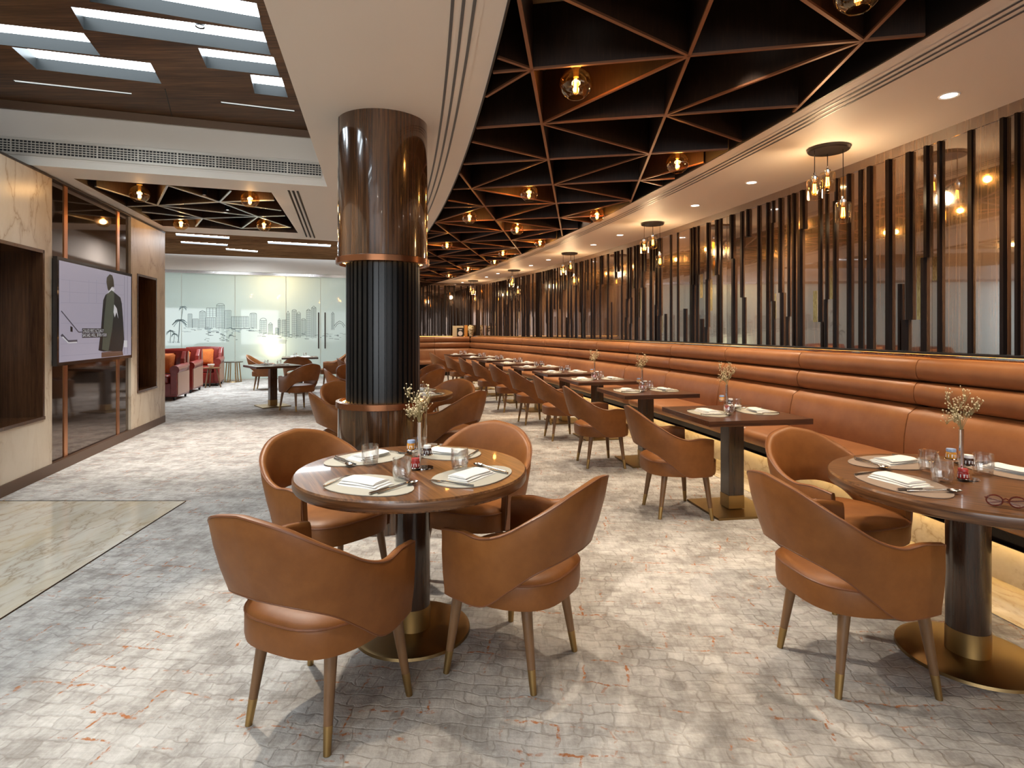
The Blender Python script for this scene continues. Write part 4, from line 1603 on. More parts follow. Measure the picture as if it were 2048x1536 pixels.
# ================================================================== CHAIR
def make_chair():
    t = thing('dining_chair', 'tan leather dining chair', 'chair', (0, 0, 0), 0, 'tan leather dining chairs')
    # seat
    plan = []
    for k in range(44):
        a = 2 * pi * k / 44
        ca, sa = cos(a), sin(a)
        ex = 0.62
        hx = 0.255 - 0.02 * (1 if sa < 0 else 0) * (-sa)
        plan.append((hx * math.copysign(abs(ca) ** ex, ca), 0.012 + 0.262 * math.copysign(abs(sa) ** (ex if sa > 0 else 0.8), sa)))
    prof = [(0.90, 0.318), (0.985, 0.322), (1.0, 0.345), (1.0, 0.405), (0.985, 0.422), (0.93, 0.436), (0.78, 0.446), (0.5, 0.452), (0.2, 0.454)]
    rows = [[(x * s, 0.012 + (y - 0.012) * s, z) for x, y in plan + plan[:1]] for s, z in prof]
    mb = MB().strip(rows)
    mb.add(rows[0][:-1], [tuple(range(44))])
    mb.add(rows[-1][:-1], [tuple(range(44))])
    seat = build('seat', mb, 'leather_tan', t, smooth=True, angle=50)
    build('seat_piping', MB().tube([(x * 0.992, 0.012 + (y - 0.012) * 0.992, 0.419) for x, y in plan], 0.0042, 5, closed=True), 'piping_tan', seat, smooth=True)
    # wraparound back and arms
    half = catmull([(0.262, 0.185), (0.280, 0.085), (0.287, -0.02), (0.272, -0.125), (0.222, -0.215), (0.125, -0.272), (0.0, -0.290)], 5)
    zt = catmull([(0.595,), (0.607,), (0.602,), (0.640,), (0.715,), (0.790,), (0.818,)], 5)
    zb = catmull([(0.322,), (0.322,), (0.330,), (0.405,), (0.480,), (0.515,), (0.522,)], 5)
    full = [(-x, y) for x, y in half] + [(x, y) for x, y in reversed(half[:-1])]
    ZT = [z[0] for z in zt] + [z[0] for z in reversed(zt[:-1])]
    ZB = [z[0] for z in zb] + [z[0] for z in reversed(zb[:-1])]
    m = len(full)
    rows, top_edge, bot_edge, top_in = [], [], [], []
    for i in range(m):
        p = Vector(full[i])
        tg = (Vector(full[min(i + 1, m - 1)]) - Vector(full[max(i - 1, 0)])).normalized()
        nr = Vector((tg.y, -tg.x))
        if nr.dot(p - Vector((0, 0.05))) < 0:
            nr = -nr
        z0, z1 = ZB[i], ZT[i]
        back = max(0.0, min(1.0, (0.05 - p.y) / 0.3))
        lean = 0.06 + 0.20 * back

        def pt(z, off):
            q = p + nr * (off + (z - 0.45) * lean)
            return (q.x, q.y, z)
        th = 0.034
        loop = [pt(z0 + 0.006, 0.0), pt(z0 + (z1 - z0) * 0.33, 0.006), pt(z0 + (z1 - z0) * 0.66, 0.006), pt(z1 - 0.012, 0.0),
                pt(z1 - 0.002, -0.006), pt(z1, -0.017), pt(z1 - 0.004, -0.028), pt(z1 - 0.02, -th),
                pt(z0 + (z1 - z0) * 0.66, -th - 0.006 * back), pt(z0 + (z1 - z0) * 0.33, -th - 0.008 * back), pt(z0 + 0.012, -th), pt(z0, -0.025), pt(z0, -0.010)]
        loop.append(loop[0])
        rows.append(loop)
        top_edge.append(pt(z1 - 0.004, -0.003))
        bot_edge.append(pt(z0 + 0.003, -0.003))
    mb = MB().strip(rows)
    k = len(rows[0]) - 1
    mb.add(rows[0][:-1], [tuple(range(k))])
    mb.add(rows[-1][:-1], [tuple(range(k))])
    back_o = build('backrest', mb, 'leather_tan', t, smooth=True, angle=55)
    loop = top_edge + bot_edge[::-1]
    build('back_piping', MB().tube(loop, 0.0042, 5, closed=True), 'piping_tan', back_o, smooth=True)
    for sx in (-1, 1):
        for (bx, by, tx, ty) in ((0.177, -0.185, 0.150, -0.135), (0.245, 0.185, 0.205, 0.150)):
            b0, t0 = Vector((sx * bx, by, 0)), Vector((sx * tx, ty, 0.33))
            mid = b0.lerp(t0, 0.09 / 0.33)
            lg = build('leg', MB().tube([mid, t0], [0.0155, 0.0235], 12), 'leg_wood', t, smooth=True)
            build('brass_foot', MB().tube([b0, mid], [0.0125, 0.0160], 12), 'brass', lg, smooth=True)
    return t


chair = Proto(make_chair())
CG = 'tan leather dining chairs'


def seat_at(x, y, fx, fy, label):
    chair.place((x, y, 0), face_rz(fx, fy), label, CG)


T1 = Vector((-0.46, 2.67, 0))
TR = Vector((1.95, 2.46, 0))
T2 = Vector((-1.13, 5.85, 0))
T3 = Vector((-1.95, 9.0, 0))
T4 = Vector((-2.85, 12.2, 0))
seat_at(-0.69, 2.12, 0.41, 0.91, 'tan leather chair at the very front, its open back towards the viewer')
seat_at(0.02, 2.44, -0.84, 0.53, 'tan leather chair on the right of the front round table')
seat_at(T1.x - 0.52, T1.y + 0.43, 0.75, -0.66, 'tan leather chair between the front round table and the marble walkway')
seat_at(T1.x + 0.24, T1.y + 0.63, -0.31, -0.95, 'tan leather chair behind the front round table, back turned to the square tables')
seat_at(1.385, 2.375, 0.987, 0.163, 'large tan leather chair left of the right-hand round table')
seat_at(1.755, 3.06, 0.30, -0.95, 'tan leather chair behind the right-hand round table, before the bench')
seat_at(T2.x + 0.50, T2.y - 0.20, -0.86, 0.5, 'tan leather chair right of the column at the second round table')
seat_at(T2.x + 0.36, T2.y + 0.62, -0.4, -0.92, 'tan leather chair behind the second round table right of the column')
seat_at(T2.x - 0.42, T2.y - 0.34, 0.86, 0.5, 'tan leather chair peeking out left of the column base')
seat_at(T2.x - 0.58, T2.y + 0.42, 0.8, -0.6, 'tan leather chair left of the column, second one back')
seat_at(T3.x + 0.55, T3.y - 0.22, -0.86, 0.5, 'tan leather chair of the third round table, right of the fluted shaft')
seat_at(T3.x + 0.48, T3.y + 0.5, -0.5, -0.86, 'tan leather chair behind the third round table, partly hidden by the shaft')
seat_at(T3.x - 0.50, T3.y - 0.30, 0.9, 0.4, 'tan leather chair left of the column at the third round table')
seat_at(T3.x - 0.55, T3.y + 0.42, 0.8, -0.6, 'tan leather chair left of the column behind the third round table')
seat_at(T4.x - 0.38, T4.y - 0.30, 0.9, 0.4, 'tan leather chair left of the column at the fourth round table')
seat_at(T4.x - 0.45, T4.y + 0.45, 0.8, -0.6, 'farthest tan leather chair left of the column before the glass doors')
FA, FBT = Vector((-4.37, 10.5, 0)), Vector((-5.05, 13.7, 0))
seat_at(-3.72, 10.02, -0.82, 0.57, 'tan leather chair right of the square table in front of the frosted glass')
seat_at(-5.80, 13.45, 0.96, 0.2, 'tan leather chair at the left end of the table by the glass lamp')
seat_at(-4.75, 12.75, -0.35, 0.93, 'tan leather chair between the two tables before the frosted glass')
seat_at(-4.45, 14.15, -0.9, -0.3, 'tan leather chair at the right end of the table by the glass doors')

# ================================================================== TABLES
def round_table(c, label, rz):
    t = thing('round_table', label, 'table', c, rz, 'round pedestal tables')
    build('tabletop', MB().lathe([(0.0, 0.695), (0.500, 0.695), (0.522, 0.702), (0.526, 0.712), (0.526, 0.742), (0.520, 0.75), (0.0, 0.75)], 72),
          'table_wood', t, smooth=True, angle=30)
    build('edge_band', MB().lathe([(0.5262, 0.709), (0.5268, 0.711), (0.5268, 0.741), (0.5262, 0.743)], 72, cap=False), 'table_edge', t, smooth=True)
    p = build('pedestal', MB().lathe([(0.079, 0.12), (0.079, 0.695)], 36), 'pedestal_wood', t, smooth=True)
    build('brass_collar', MB().lathe([(0.0805, 0.02), (0.0805, 0.12)], 36), 'brass', p, smooth=True)
    build('base_plate', MB().lathe([(0.0, 0.022), (0.245, 0.018), (0.262, 0.012), (0.265, 0.0)], 56), 'brass_base', t, smooth=True, angle=30)
    return t


round_table(T1, 'round timber table at the front left, laid for four', 0.5)
round_table(TR, 'round timber table at the right edge with a pair of spectacles', 0.9)
round_table(T2, 'round timber table just behind the column', 0.2)
round_table(T3, 'third round timber table, mostly hidden behind the column', 0.1)
round_table(T4, 'fourth round timber table, hidden behind the fluted shaft', 0.3)


def make_square():
    t = thing('square_table', 'square timber table', 'table', (0, 0, 0), 0, 'square pedestal tables')
    build('tabletop', MB().box((0, 0, 0.73), (0.80, 0.80, 0.04)), 'table_wood_square', t, bevel=0.003)
    p = build('pedestal', MB().box((0, 0, 0.415), (0.125, 0.125, 0.59)), 'pedestal_wood', t, bevel=0.003)
    build('brass_collar', MB().box((0, 0, 0.07), (0.128, 0.128, 0.10)), 'brass', p)
    build('base_plate', MB().box((0, 0, 0.008), (0.50, 0.50, 0.016)), 'brass_base', t, bevel=0.002)
    return t


square = Proto(make_square())
TPH = [0.1643, 0.1968, 0.2256, 0.2517, 0.277, 0.302, 0.327, 0.353, 0.385]
TO = ['first', 'second', 'third', 'fourth', 'fifth', 'sixth', 'seventh', 'eighth', 'ninth']
SQ = []
for i, ph in enumerate(TPH):
    c = wallpt(ph, 1.453 if i == 0 else 1.46, 0)
    SQ.append((c, ph))
    square.place(c, ph, '%s square timber table from the viewer along the curved bench' % TO[i], 'square pedestal tables')
    n = Vector((cos(ph), sin(ph), 0))
    tn = Vector((-sin(ph), cos(ph), 0))
    jit = random.uniform(-0.05, 0.05) if i else 0.0
    q = c - n * (0.465 + (random.uniform(0, 0.08) if i else 0)) + tn * (0.02 + jit)
    seat_at(q.x, q.y, n.x - tn.x * random.uniform(-0.06, 0.06), n.y - tn.y * random.uniform(-0.06, 0.06),
            'tan leather chair facing the bench at the %s square table' % TO[i])
square.place(FA, 0.70, 'square timber table in front of the frosted glass, corner towards the viewer', 'square pedestal tables')
square.place(FBT, 0.36, 'square timber table before the glowing lamp behind the glass', 'square pedestal tables')

# ================================================================== TABLEWARE
def pebble(n=40):
    pts = []
    for k in range(n):
        a = 2 * pi * k / n
        r = 1.0 + 0.07 * cos(a - 0.5) + 0.05 * cos(3 * a + 0.6) - 0.04 * sin(2 * a)
        pts.append((0.205 * r * cos(a), 0.145 * r * sin(a)))
    return pts


def one(name, mb, m, cat, group, **kw):
    o = build(name, mb, m, **kw)
    tag(o, name, cat, group)
    return Proto(o)


mat_p = one('placemat', MB().prism(pebble(), 0, 0.003), 'placemat', 'placemat', 'grey pebble placemats')
mat_t = one('placemat', MB().prism(pebble(), 0, 0.003), 'placemat_taupe', 'placemat', 'taupe pebble placemats')


def napkin_mesh():
    mb = MB()
    for k, (dx, dy, sx, sy, z) in enumerate(((0, 0, 0.205, 0.115, 0.0), (-0.006, 0.004, 0.19, 0.107, 0.007), (-0.012, 0.008, 0.172, 0.098, 0.014))):
        rows = []
        nx, ny = 10, 6
        for lay in (0, 1):
            for i in range(nx + 1):
                row = []
                for j in range(ny + 1):
                    u, v = i / nx - 0.5, j / ny - 0.5
                    h = 0.0068 * lay * (1 - (2 * abs(v)) ** 6 * 0.6) + 0.0022 * sin(7 * u + 2 * k) * cos(3 * v) * lay
                    row.append((dx + u * sx * (1 - 0.02 * lay), dy + v * sy * (1 - 0.03 * lay) + 0.003 * sin(5 * u + k), z + h))
                rows.append(row)
        a, b = rows[:nx + 1], rows[nx + 1:]
        mb.strip(a)
        mb.strip(b)
        mb.strip([[a[i][0] for i in range(nx + 1)], [b[i][0] for i in range(nx + 1)]])
        mb.strip([[a[i][-1] for i in range(nx + 1)], [b[i][-1] for i in range(nx + 1)]])
        mb.strip([a[0], b[0]])
        mb.strip([a[-1], b[-1]])
    return mb


nap = one('napkin', napkin_mesh(), 'napkin', 'napkin', 'folded white napkins', smooth=True, angle=60)


def fork_mesh():
    mb = MB()
    mb.tube([(0, -0.10, 0.004), (0, -0.02, 0.005), (0, 0.03, 0.008), (0, 0.055, 0.006)], [0.0045, 0.0035, 0.0028, 0.004], 6)
    mb.prism([(-0.004, 0.05), (0.004, 0.05), (0.011, 0.064), (0.011, 0.072), (-0.011, 0.072), (-0.011, 0.064)], 0.003, 0.005)
    for x in (-0.0095, -0.0032, 0.0032, 0.0095):
        mb.tube([(x, 0.070, 0.004), (x, 0.105, 0.006)], [0.0018, 0.0012], 5)
    return mb


def knife_mesh():
    mb = MB()
    mb.tube([(0, -0.11, 0.005), (0, -0.01, 0.005)], [0.0055, 0.0045], 6)
    mb.prism([(-0.004, -0.01), (0.005, -0.01), (0.009, 0.03), (0.0085, 0.08), (0.002, 0.107), (-0.004, 0.10)], 0.003, 0.0045)
    return mb


def spoon_mesh():
    mb = MB()
    mb.tube([(0, -0.10, 0.004), (0, -0.02, 0.006), (0, 0.05, 0.009)], [0.0045, 0.0032, 0.0028], 6)
    prof = []
    vs, fs = [], []
    n = 14
    for r, z in ((1.0, 0.010), (0.8, 0.005), (0.45, 0.0025), (0.05, 0.002)):
        for k in range(n):
            a = 2 * pi * k / n
            vs.append((0.019 * r * cos(a), 0.080 + 0.030 * r * sin(a), z))
    for q in range(3):
        for k in range(n):
            fs.append((q * n + k, q * n + (k + 1) % n, (q + 1) * n + (k + 1) % n, (q + 1) * n + k))
    fs.append(tuple(3 * n + k for k in range(n)))
    mb.add(vs, fs)
    return mb


fork = one('fork', fork_mesh(), 'steel', 'fork', 'steel forks', smooth=True)
knife = one('knife', knife_mesh(), 'steel', 'knife', 'steel knives', smooth=True)
spoon = one('spoon', spoon_mesh(), 'steel', 'spoon', 'steel spoons', smooth=True, angle=70)
tum = one('tumbler', MB().lathe([(0.0, 0.002), (0.031, 0.002), (0.036, 0.008), (0.041, 0.045), (0.0385, 0.095), (0.0365, 0.095), (0.0385, 0.045),
                                 (0.033, 0.013), (0.0, 0.011)], 28, cap=False), 'glass_clear', 'glass', 'clear glass tumblers', smooth=True, angle=50)


def place_setting(c, toward, where, mat_, full=True, swap=1, glass=True, jit=0.0, kn=True, gx=0.085, gy=0.130):
    """c: table point of the mat, toward: unit vector from diner to table centre"""
    rz = face_rz(toward.x, toward.y) + jit
    M = Matrix.Rotation(rz, 3, 'Z')
    z = 0.751

    def L(x, y, dz=0.0):
        q = M @ Vector((x, y, 0))
        return (c.x + q.x, c.y + q.y, z + dz)
    mat_.place(L(0, 0), rz + (0 if swap > 0 else pi), 'pebble-shaped placemat %s' % where)
    nap.place(L(0, 0.0, 0.0035), rz + random.uniform(-0.12, 0.12), 'folded white napkin %s' % where)
    if full:
        fork.place(L(-0.145, 0.0, 0.0035), rz + 0.12, 'steel fork %s' % where)
    if kn:
        knife.place(L(0.125, -0.005, 0.0035), rz - 0.15, 'steel knife %s' % where)
        if full:
            spoon.place(L(0.152, 0.005, 0.0035), rz - 0.22, 'steel spoon %s' % where)
    if glass:
        tum.place(L(gx, gy, 0.0), 0, 'clear tumbler %s' % where)


def round_places(T, dirs, mat_, full=True, **kw):
    for (dx, dy), where in dirs:
        d = Vector((dx, dy, 0)).normalized()
        c = T + d * 0.335
        place_setting(c, -d, where, mat_, full, **kw)


round_places(T1, [((-0.42, -0.91), 'nearest the viewer on the front round table'),
                  ((0.84, -0.50), 'at the right-hand chair of the front round table'),
                  ((-0.78, 0.62), 'at the far left of the front round table'),
                  ((0.36, 0.93), 'at the far side of the front round table')], mat_p)
round_places(TR, [((-0.985, -0.17), 'nearest the viewer on the right-hand round table'),
                  ((-0.34, 0.94), 'at the back chair of the right-hand round table'),
                  ((0.92, 0.40), 'at the right edge of the picture on the right-hand round table')], mat_t, gx=0.02, gy=0.185)
round_places(T2, [((0.82, -0.56), 'at the right front of the round table behind the column'),
                  ((0.42, 0.90), 'at the back right of the round table behind the column')], mat_p)
round_places(T3, [((0.86, -0.5), 'on the third round table beside the shaft')], mat_p, False)
for i, (c, ph) in enumerate(SQ):
    n = Vector((cos(ph), sin(ph), 0))
    tn = Vector((-sin(ph), cos(ph), 0))
    place_setting(c - n * 0.205, n, 'on the aisle side of the %s square table' % TO[i], mat_p, i < 3)
    place_setting(c + n * 0.215, -n, 'on the bench side of the %s square table' % TO[i], mat_p, i < 3)
for c, lab in ((FA, 'on the square table before the frosted glass'), (FBT, 'on the table by the glass lamp')):
    d = Vector((0.85, -0.5, 0))
    place_setting(c + d * 0.2, -d, 'right ' + lab, mat_p, False)
    place_setting(c - d * 0.2, d, 'left ' + lab, mat_p, False)


# condiment stand with bud vase pole
def make_stand():
    t = thing('condiment_stand', 'chrome condiment stand', 'stand', (0, 0, 0), 0, 'chrome condiment stands')
    build('bud_vase', MB().lathe([(0.0, 0.0), (0.011, 0.0), (0.0095, 0.02), (0.0095, 0.21), (0.0105, 0.212), (0.0085, 0.212), (0.0085, 0.12), (0.0, 0.12)], 16), 'chrome', t, smooth=True)
    build('foot_plate', MB().lathe([(0.0, 0.004), (0.040, 0.004), (0.042, 0.0)], 24, (0.024, -0.008, 0)), 'chrome', t, smooth=True)
    for (a, z) in ((2.9, 0.085), (0.25, 0.058), (4.2, 0.010)):
        cx, cy = 0.038 * cos(a), 0.038 * sin(a)
        h = build('holder', MB().tube([(cx + 0.023 * cos(b), cy + 0.023 * sin(b), z) for b in [2 * pi * k / 18 for k in range(18)]], 0.0022, 5, closed=True)
                  .lathe([(0.0, -0.002), (0.022, -0.002)], 16, (cx, cy, z)), 'chrome', t, smooth=True)
        build('arm', MB().tube([(0, 0, z), (cx * 0.45, cy * 0.45, z)], 0.003, 5), 'chrome', h)
    return t


def make_jar(content, lid, lab):
    t = thing('jam_jar', lab, 'jar', (0, 0, 0), 0, 'miniature jam jars')
    b = build('jar_body', MB().lathe([(0.0, 0.0), (0.018, 0.0), (0.020, 0.004), (0.020, 0.026), (0.016, 0.031)], 18), content, t, smooth=True)
    build('paper_label', MB().lathe([(0.0203, 0.007), (0.0203, 0.020)], 10, cap=False, a0=3.6), 'jar_white', b)
    build('lid', MB().lathe([(0.018, 0.030), (0.0185, 0.040), (0.017, 0.043), (0.0, 0.044)], 18), lid, t, smooth=True)
    return t


def make_flowers(seed):
    rnd_ = random.Random(seed)
    t = thing('dried_flowers', 'dried flower spray', 'flowers', (0, 0, 0), 0, 'dried flower sprays')
    st, bl2 = MB(), MB()
    for k in range(13):
        a = rnd_.uniform(0, 2 * pi)
        r = rnd_.uniform(0.02, 0.062)
        top = Vector((r * cos(a), r * sin(a), 0.30 + rnd_.uniform(-0.03, 0.09) - r * 0.4))
        st.tube([(0, 0, 0.20), (r * 0.3 * cos(a), r * 0.3 * sin(a), 0.25), top], 0.0011, 4)
        for q in range(14):
            p = top + Vector((rnd_.gauss(0, 0.013), rnd_.gauss(0, 0.013), rnd_.gauss(0, 0.018)))
            st.tube([top + Vector((0, 0, -0.03)), p], 0.0006, 3)
            s = rnd_.uniform(0.0028, 0.0048)
            bl2.add([p + Vector(v_) * s for v_ in ((1, 0, 0), (-1, 0, 0), (0, 1, 0), (0, -1, 0), (0, 0, 1), (0, 0, -1))],
                    [(0, 2, 4), (2, 1, 4), (1, 3, 4), (3, 0, 4), (2, 0, 5), (1, 2, 5), (3, 1, 5), (0, 3, 5)])
    build('stems', st, 'stem_dry', t)['kind'] = 'stuff'
    build('blossoms', bl2, 'blossom', t, smooth=True, angle=180)['kind'] = 'stuff'
    return t


stand = Proto(make_stand())
jar_h = Proto(make_jar('honey', 'lid_blue', 'honey jar'))
jar_n = Proto(make_jar('jar_dark', 'jar_white', 'dark spread jar with white lid'))
jar_r = Proto(make_jar('jam_red', 'lid_red', 'red jam jar'))
flw = Proto(make_flowers(3))


def condiments(c, rz, where):
    stand.place(c, rz, 'chrome condiment stand with bud vase %s' % where)
    M = Matrix.Rotation(rz, 3, 'Z')
    for pr, (a, z), lab in ((jar_h, (2.9, 0.085), 'honey jar with a blue lid'), (jar_n, (0.25, 0.058), 'dark spread jar with a white lid'),
                            (jar_r, (4.2, 0.010), 'red jam jar with a red lid')):
        q = M @ Vector((0.038 * cos(a), 0.038 * sin(a), 0))
        pr.place((c.x + q.x, c.y + q.y, c.z + z), rz, '%s in the stand %s' % (lab, where))
    flw.place(c, rz, 'spray of dried cream flowers %s' % where)


up = Vector((0, 0, 0.751))
condiments(T1 + Vector((0.03, 0.0, 0)) + up, 0.2, 'on the front round table')
condiments(TR + Vector((-0.02, 0.01, 0)) + up, 0.0, 'on the right-hand round table')
for i in (0, 1, 2):
    c, ph = SQ[i]
    condiments(c + Vector((-0.03, 0.03, 0)) + up, ph, 'on the %s square table' % TO[i])
c, ph = SQ[0]
n = Vector((cos(ph), sin(ph), 0))
tn = Vector((-sin(ph), cos(ph), 0))
p = c + n * 0.16 + tn * 0.26
tag(build('saucer', MB().lathe([(0.0, 0.002), (0.04, 0.002), (0.068, 0.014), (0.070, 0.016), (0.04, 0.006), (0.0, 0.005)], 28, cap=False), 'porcelain', None,
          (p.x, p.y, 0.751), smooth=True), 'small white saucer on the first square table', 'saucer')
# spectacles on the right-hand table
p = P(2012, 1012, 0.756)
t = thing('spectacles', 'folded tortoiseshell spectacles on the right-hand round table', 'glasses', (p.x, p.y, 0.751), -0.45)
for s in (-1, 1):
    ring_ = [(s * 0.033 + 0.024 * cos(a), 0.0, 0.022 + 0.019 * sin(a)) for a in [2 * pi * k / 18 for k in range(18)]]
    build('rim', MB().tube(ring_, 0.0026, 6, closed=True), 'glasses_tort', t, smooth=True)
    build('lens', MB().add(ring_, [tuple(range(18))]), 'glass_clear', t)
    build('temple', MB().tube([(s * 0.060, 0, 0.03), (s * 0.050, 0.012, 0.026), (-s * 0.045, 0.02 + 0.004 * s, 0.006)], 0.0025, 6), 'glasses_tort', t, smooth=True)
build('bridge', MB().tube([(-0.010, 0, 0.026), (0, 0, 0.031), (0.010, 0, 0.026)], 0.0026, 6), 'glasses_tort', t, smooth=True)

# ================================================================== LOUNGE
def make_armchair():
    t = thing('armchair', 'red leather armchair', 'armchair', (0, 0, 0), 0, 'red leather armchairs')
    build('base', MB().box((0, 0, 0.20), (0.86, 0.80, 0.26)), 'leather_red', t, bevel=0.02)
    build('seat_cushion', MB().box((0, 0.06, 0.41), (0.54, 0.64, 0.16)), 'leather_red', t, bevel=0.05, seg=3, smooth=True, angle=60)
    bk_ = MB()
    rows = []
    for i in range(13):
        x = -0.43 + 0.86 * i / 12
        zt_ = 0.95 + 0.02 * cos(x * 3.5)
        rows.append([(x, -0.26 + 0.012 * (i % 2), 0.33), (x, -0.28 + 0.02 * (i % 2), 0.6), (x, -0.30 + 0.02 * (i % 2), 0.86), (x, -0.33, zt_),
                     (x, -0.40, zt_ - 0.01), (x, -0.42, 0.8), (x, -0.41, 0.07), (x, -0.36, 0.07), (x, -0.26 + 0.012 * (i % 2), 0.33)])
    bk_.strip(rows)
    bk_.add(rows[0][:-1], [tuple(range(8))])
    bk_.add(rows[-1][:-1], [tuple(range(8))])
    bo = build('backrest', bk_, 'leather_red', t, smooth=True, angle=70)
    for r in range(3):
        for q in range(5):
            build('button', MB().lathe([(0.012, 0.0), (0.008, 0.006), (0.0, 0.008)], 8, (0, 0, 0)), 'leather_red', bo,
                  (-0.24 + 0.12 * q + 0.06 * (r % 2), -0.27 - 0.012 * r, 0.60 + 0.11 * r)).rotation_euler = (-pi / 2, 0, 0)
    for s in (-1, 1):
        ar = build('arm', MB().box((s * 0.37, 0.02, 0.36), (0.12, 0.80, 0.50)), 'leather_red', t, bevel=0.015)
        build('arm_scroll', MB().tube([(s * 0.385, -0.36, 0.66), (s * 0.385, -0.1, 0.62), (s * 0.385, 0.42, 0.60)], [0.07, 0.085, 0.088], 18), 'leather_red', ar, smooth=True, angle=60)
        build('wing', MB().prism([(-0.36, 0.55), (-0.10, 0.62), (-0.16, 0.80), (-0.28, 0.94), (-0.38, 0.95)], s * 0.37 - 0.04, s * 0.37 + 0.04,
                                 Matrix(((0, 0, 1), (1, 0, 0), (0, 1, 0)))), 'leather_red', ar, bevel=0.015)
        build('side_panel', MB().box((s * 0.436, 0.0, 0.33), (0.012, 0.76, 0.44)), 'leather_panel', ar)
        for y in (-0.36, 0.36):
            build('foot', MB().lathe([(0.02, 0.0), (0.028, 0.07)], 10, (s * 0.37, y, 0)), 'black_metal', t, smooth=True)
    return t


arm = Proto(make_armchair())


def make_cushion():
    rows = []
    for i in range(11):
        row = []
        for j in range(11):
            u, v = i / 5 - 1, j / 5 - 1
            h = 0.075 * (1 - u ** 4) ** 0.6 * (1 - v ** 4) ** 0.6
            k = 1 - 0.06 * (1 - u * u) if abs(v) > 0.9 else 1
            row.append((0.225 * u * (1 - 0.06 * (1 - v * v)), h, 0.225 + 0.215 * v * (1 - 0.06 * (1 - u * u))))
        rows.append(row)
    mb = MB().strip(rows)
    mb.strip([[(x, -y * 0.6, z) for x, y, z in r] for r in rows])
    o = build('cushion', mb, 'velvet_orange', smooth=True, angle=80)
    tag(o, 'cushion', 'cushion', 'orange velvet cushions')
    return Proto(o)


cush = make_cushion()
AF = [(Vector((-7.12, 11.62, 0)), 0.25, -0.97, 'red leather armchair half hidden by the end of the marble wall', 'orange velvet cushion on the half hidden armchair'),
      (Vector((-7.55, 12.95, 0)), 0.25, -0.97, 'red leather armchair in the middle, seen from its side', 'orange velvet cushion on the middle armchair'),
      (Vector((-7.80, 14.5, 0)), 0.33, -0.94, 'buttoned red leather armchair against the frosted glass', 'square orange velvet cushion on the armchair against the frosted glass')]
for p, fx, fy, lab, lc in AF:
    f = Vector((fx, fy, 0)).normalized()
    arm.place(p, face_rz(fx, fy), lab, 'red leather armchairs')
    q = p - f * 0.14
    o = cush.place((q.x, q.y, 0.485), face_rz(fx, fy), lc, 'orange velvet cushions')
    o.rotation_euler = (0.22, 0, face_rz(fx, fy))
# six-legged stool table
sp = P(466, 764)
t = thing('side_table', 'round side table with six gold legs before the frosted glass', 'side table', sp)
build('table_top', MB().lathe([(0.0, 0.525), (0.24, 0.525), (0.245, 0.535), (0.245, 0.55), (0.0, 0.55)], 32), 'stool_top', t, smooth=True, angle=30)
for k in range(6):
    a = 2 * pi * k / 6 + 0.3
    build('leg', MB().box((0, 0, 0), (0.03, 0.03, 0.01)).tube([(0.20 * cos(a), 0.20 * sin(a), 0.0), (0.15 * cos(a), 0.15 * sin(a), 0.53)], 0.014, 4)
          if False else MB().tube([(0.20 * cos(a), 0.20 * sin(a), 0.0), (0.15 * cos(a), 0.15 * sin(a), 0.53)], 0.015, 4), 'brass', t)
build('foot_ring', MB().tube([(0.195 * cos(a), 0.195 * sin(a), 0.012) for a in [2 * pi * k / 30 for k in range(30)]], 0.008, 5, closed=True), 'brass', t, smooth=True)
sp = Vector((-7.28, 13.95, 0))
t = thing('side_table', 'small timber tripod table between the armchairs', 'side table', sp)
build('table_top', MB().lathe([(0.0, 0.46), (0.20, 0.46), (0.205, 0.48), (0.0, 0.485)], 28), 'leg_wood', t, smooth=True, angle=30)
for k in range(3):
    a = 2 * pi * k / 3 + 0.2
    build('leg', MB().tube([(0.20 * cos(a), 0.20 * sin(a), 0.0), (0.10 * cos(a), 0.10 * sin(a), 0.465)], [0.014, 0.02], 8), 'leg_wood', t, smooth=True)
tag(build('bowl', MB().lathe([(0.0, 0.0), (0.04, 0.0), (0.075, 0.05), (0.08, 0.075), (0.074, 0.075), (0.036, 0.012), (0.0, 0.01)], 22, cap=False), 'porcelain', None,
          (sp.x - 0.02, sp.y, 0.486), smooth=True), 'small white bowl on the tripod table', 'bowl')

# ================================================================== TELEVISION
OFF = 0.05
tvc = [on_wall(113, 515, OFF), on_wall(264, 546, OFF), on_wall(264, 714, OFF), on_wall(116, 734, OFF)]
s0, s1 = (tvc[0][0] + tvc[3][0]) / 2, (tvc[1][0] + tvc[2][0]) / 2
z1 = (tvc[0][1] + tvc[1][1]) / 2
z0 = (tvc[2][1] + tvc[3][1]) / 2
tv = thing('television', 'wall television showing a figure in a long dark cape', 'television')
mb = MB()
wall_box(mb, s0, s1, z0, z1, 0.012, OFF)
build('housing', mb, 'tv_frame', tv)
mb = MB()
wall_box(mb, s0 + 0.4, s1 - 0.4, z0 + 0.3, z1 - 0.3, -0.03, 0.012)
build('wall_bracket', mb, 'tv_frame', tv)
fw = 0.035
sx0, sx1, sz0, sz1 = s0 + fw, s1 - fw, z0 + 0.035, z1 - 0.035
mb = MB()
wall_box(mb, sx0, sx1, sz0, sz1, OFF, OFF + 0.002)
scr = build('screen', mb, 'screen_wall', tv)


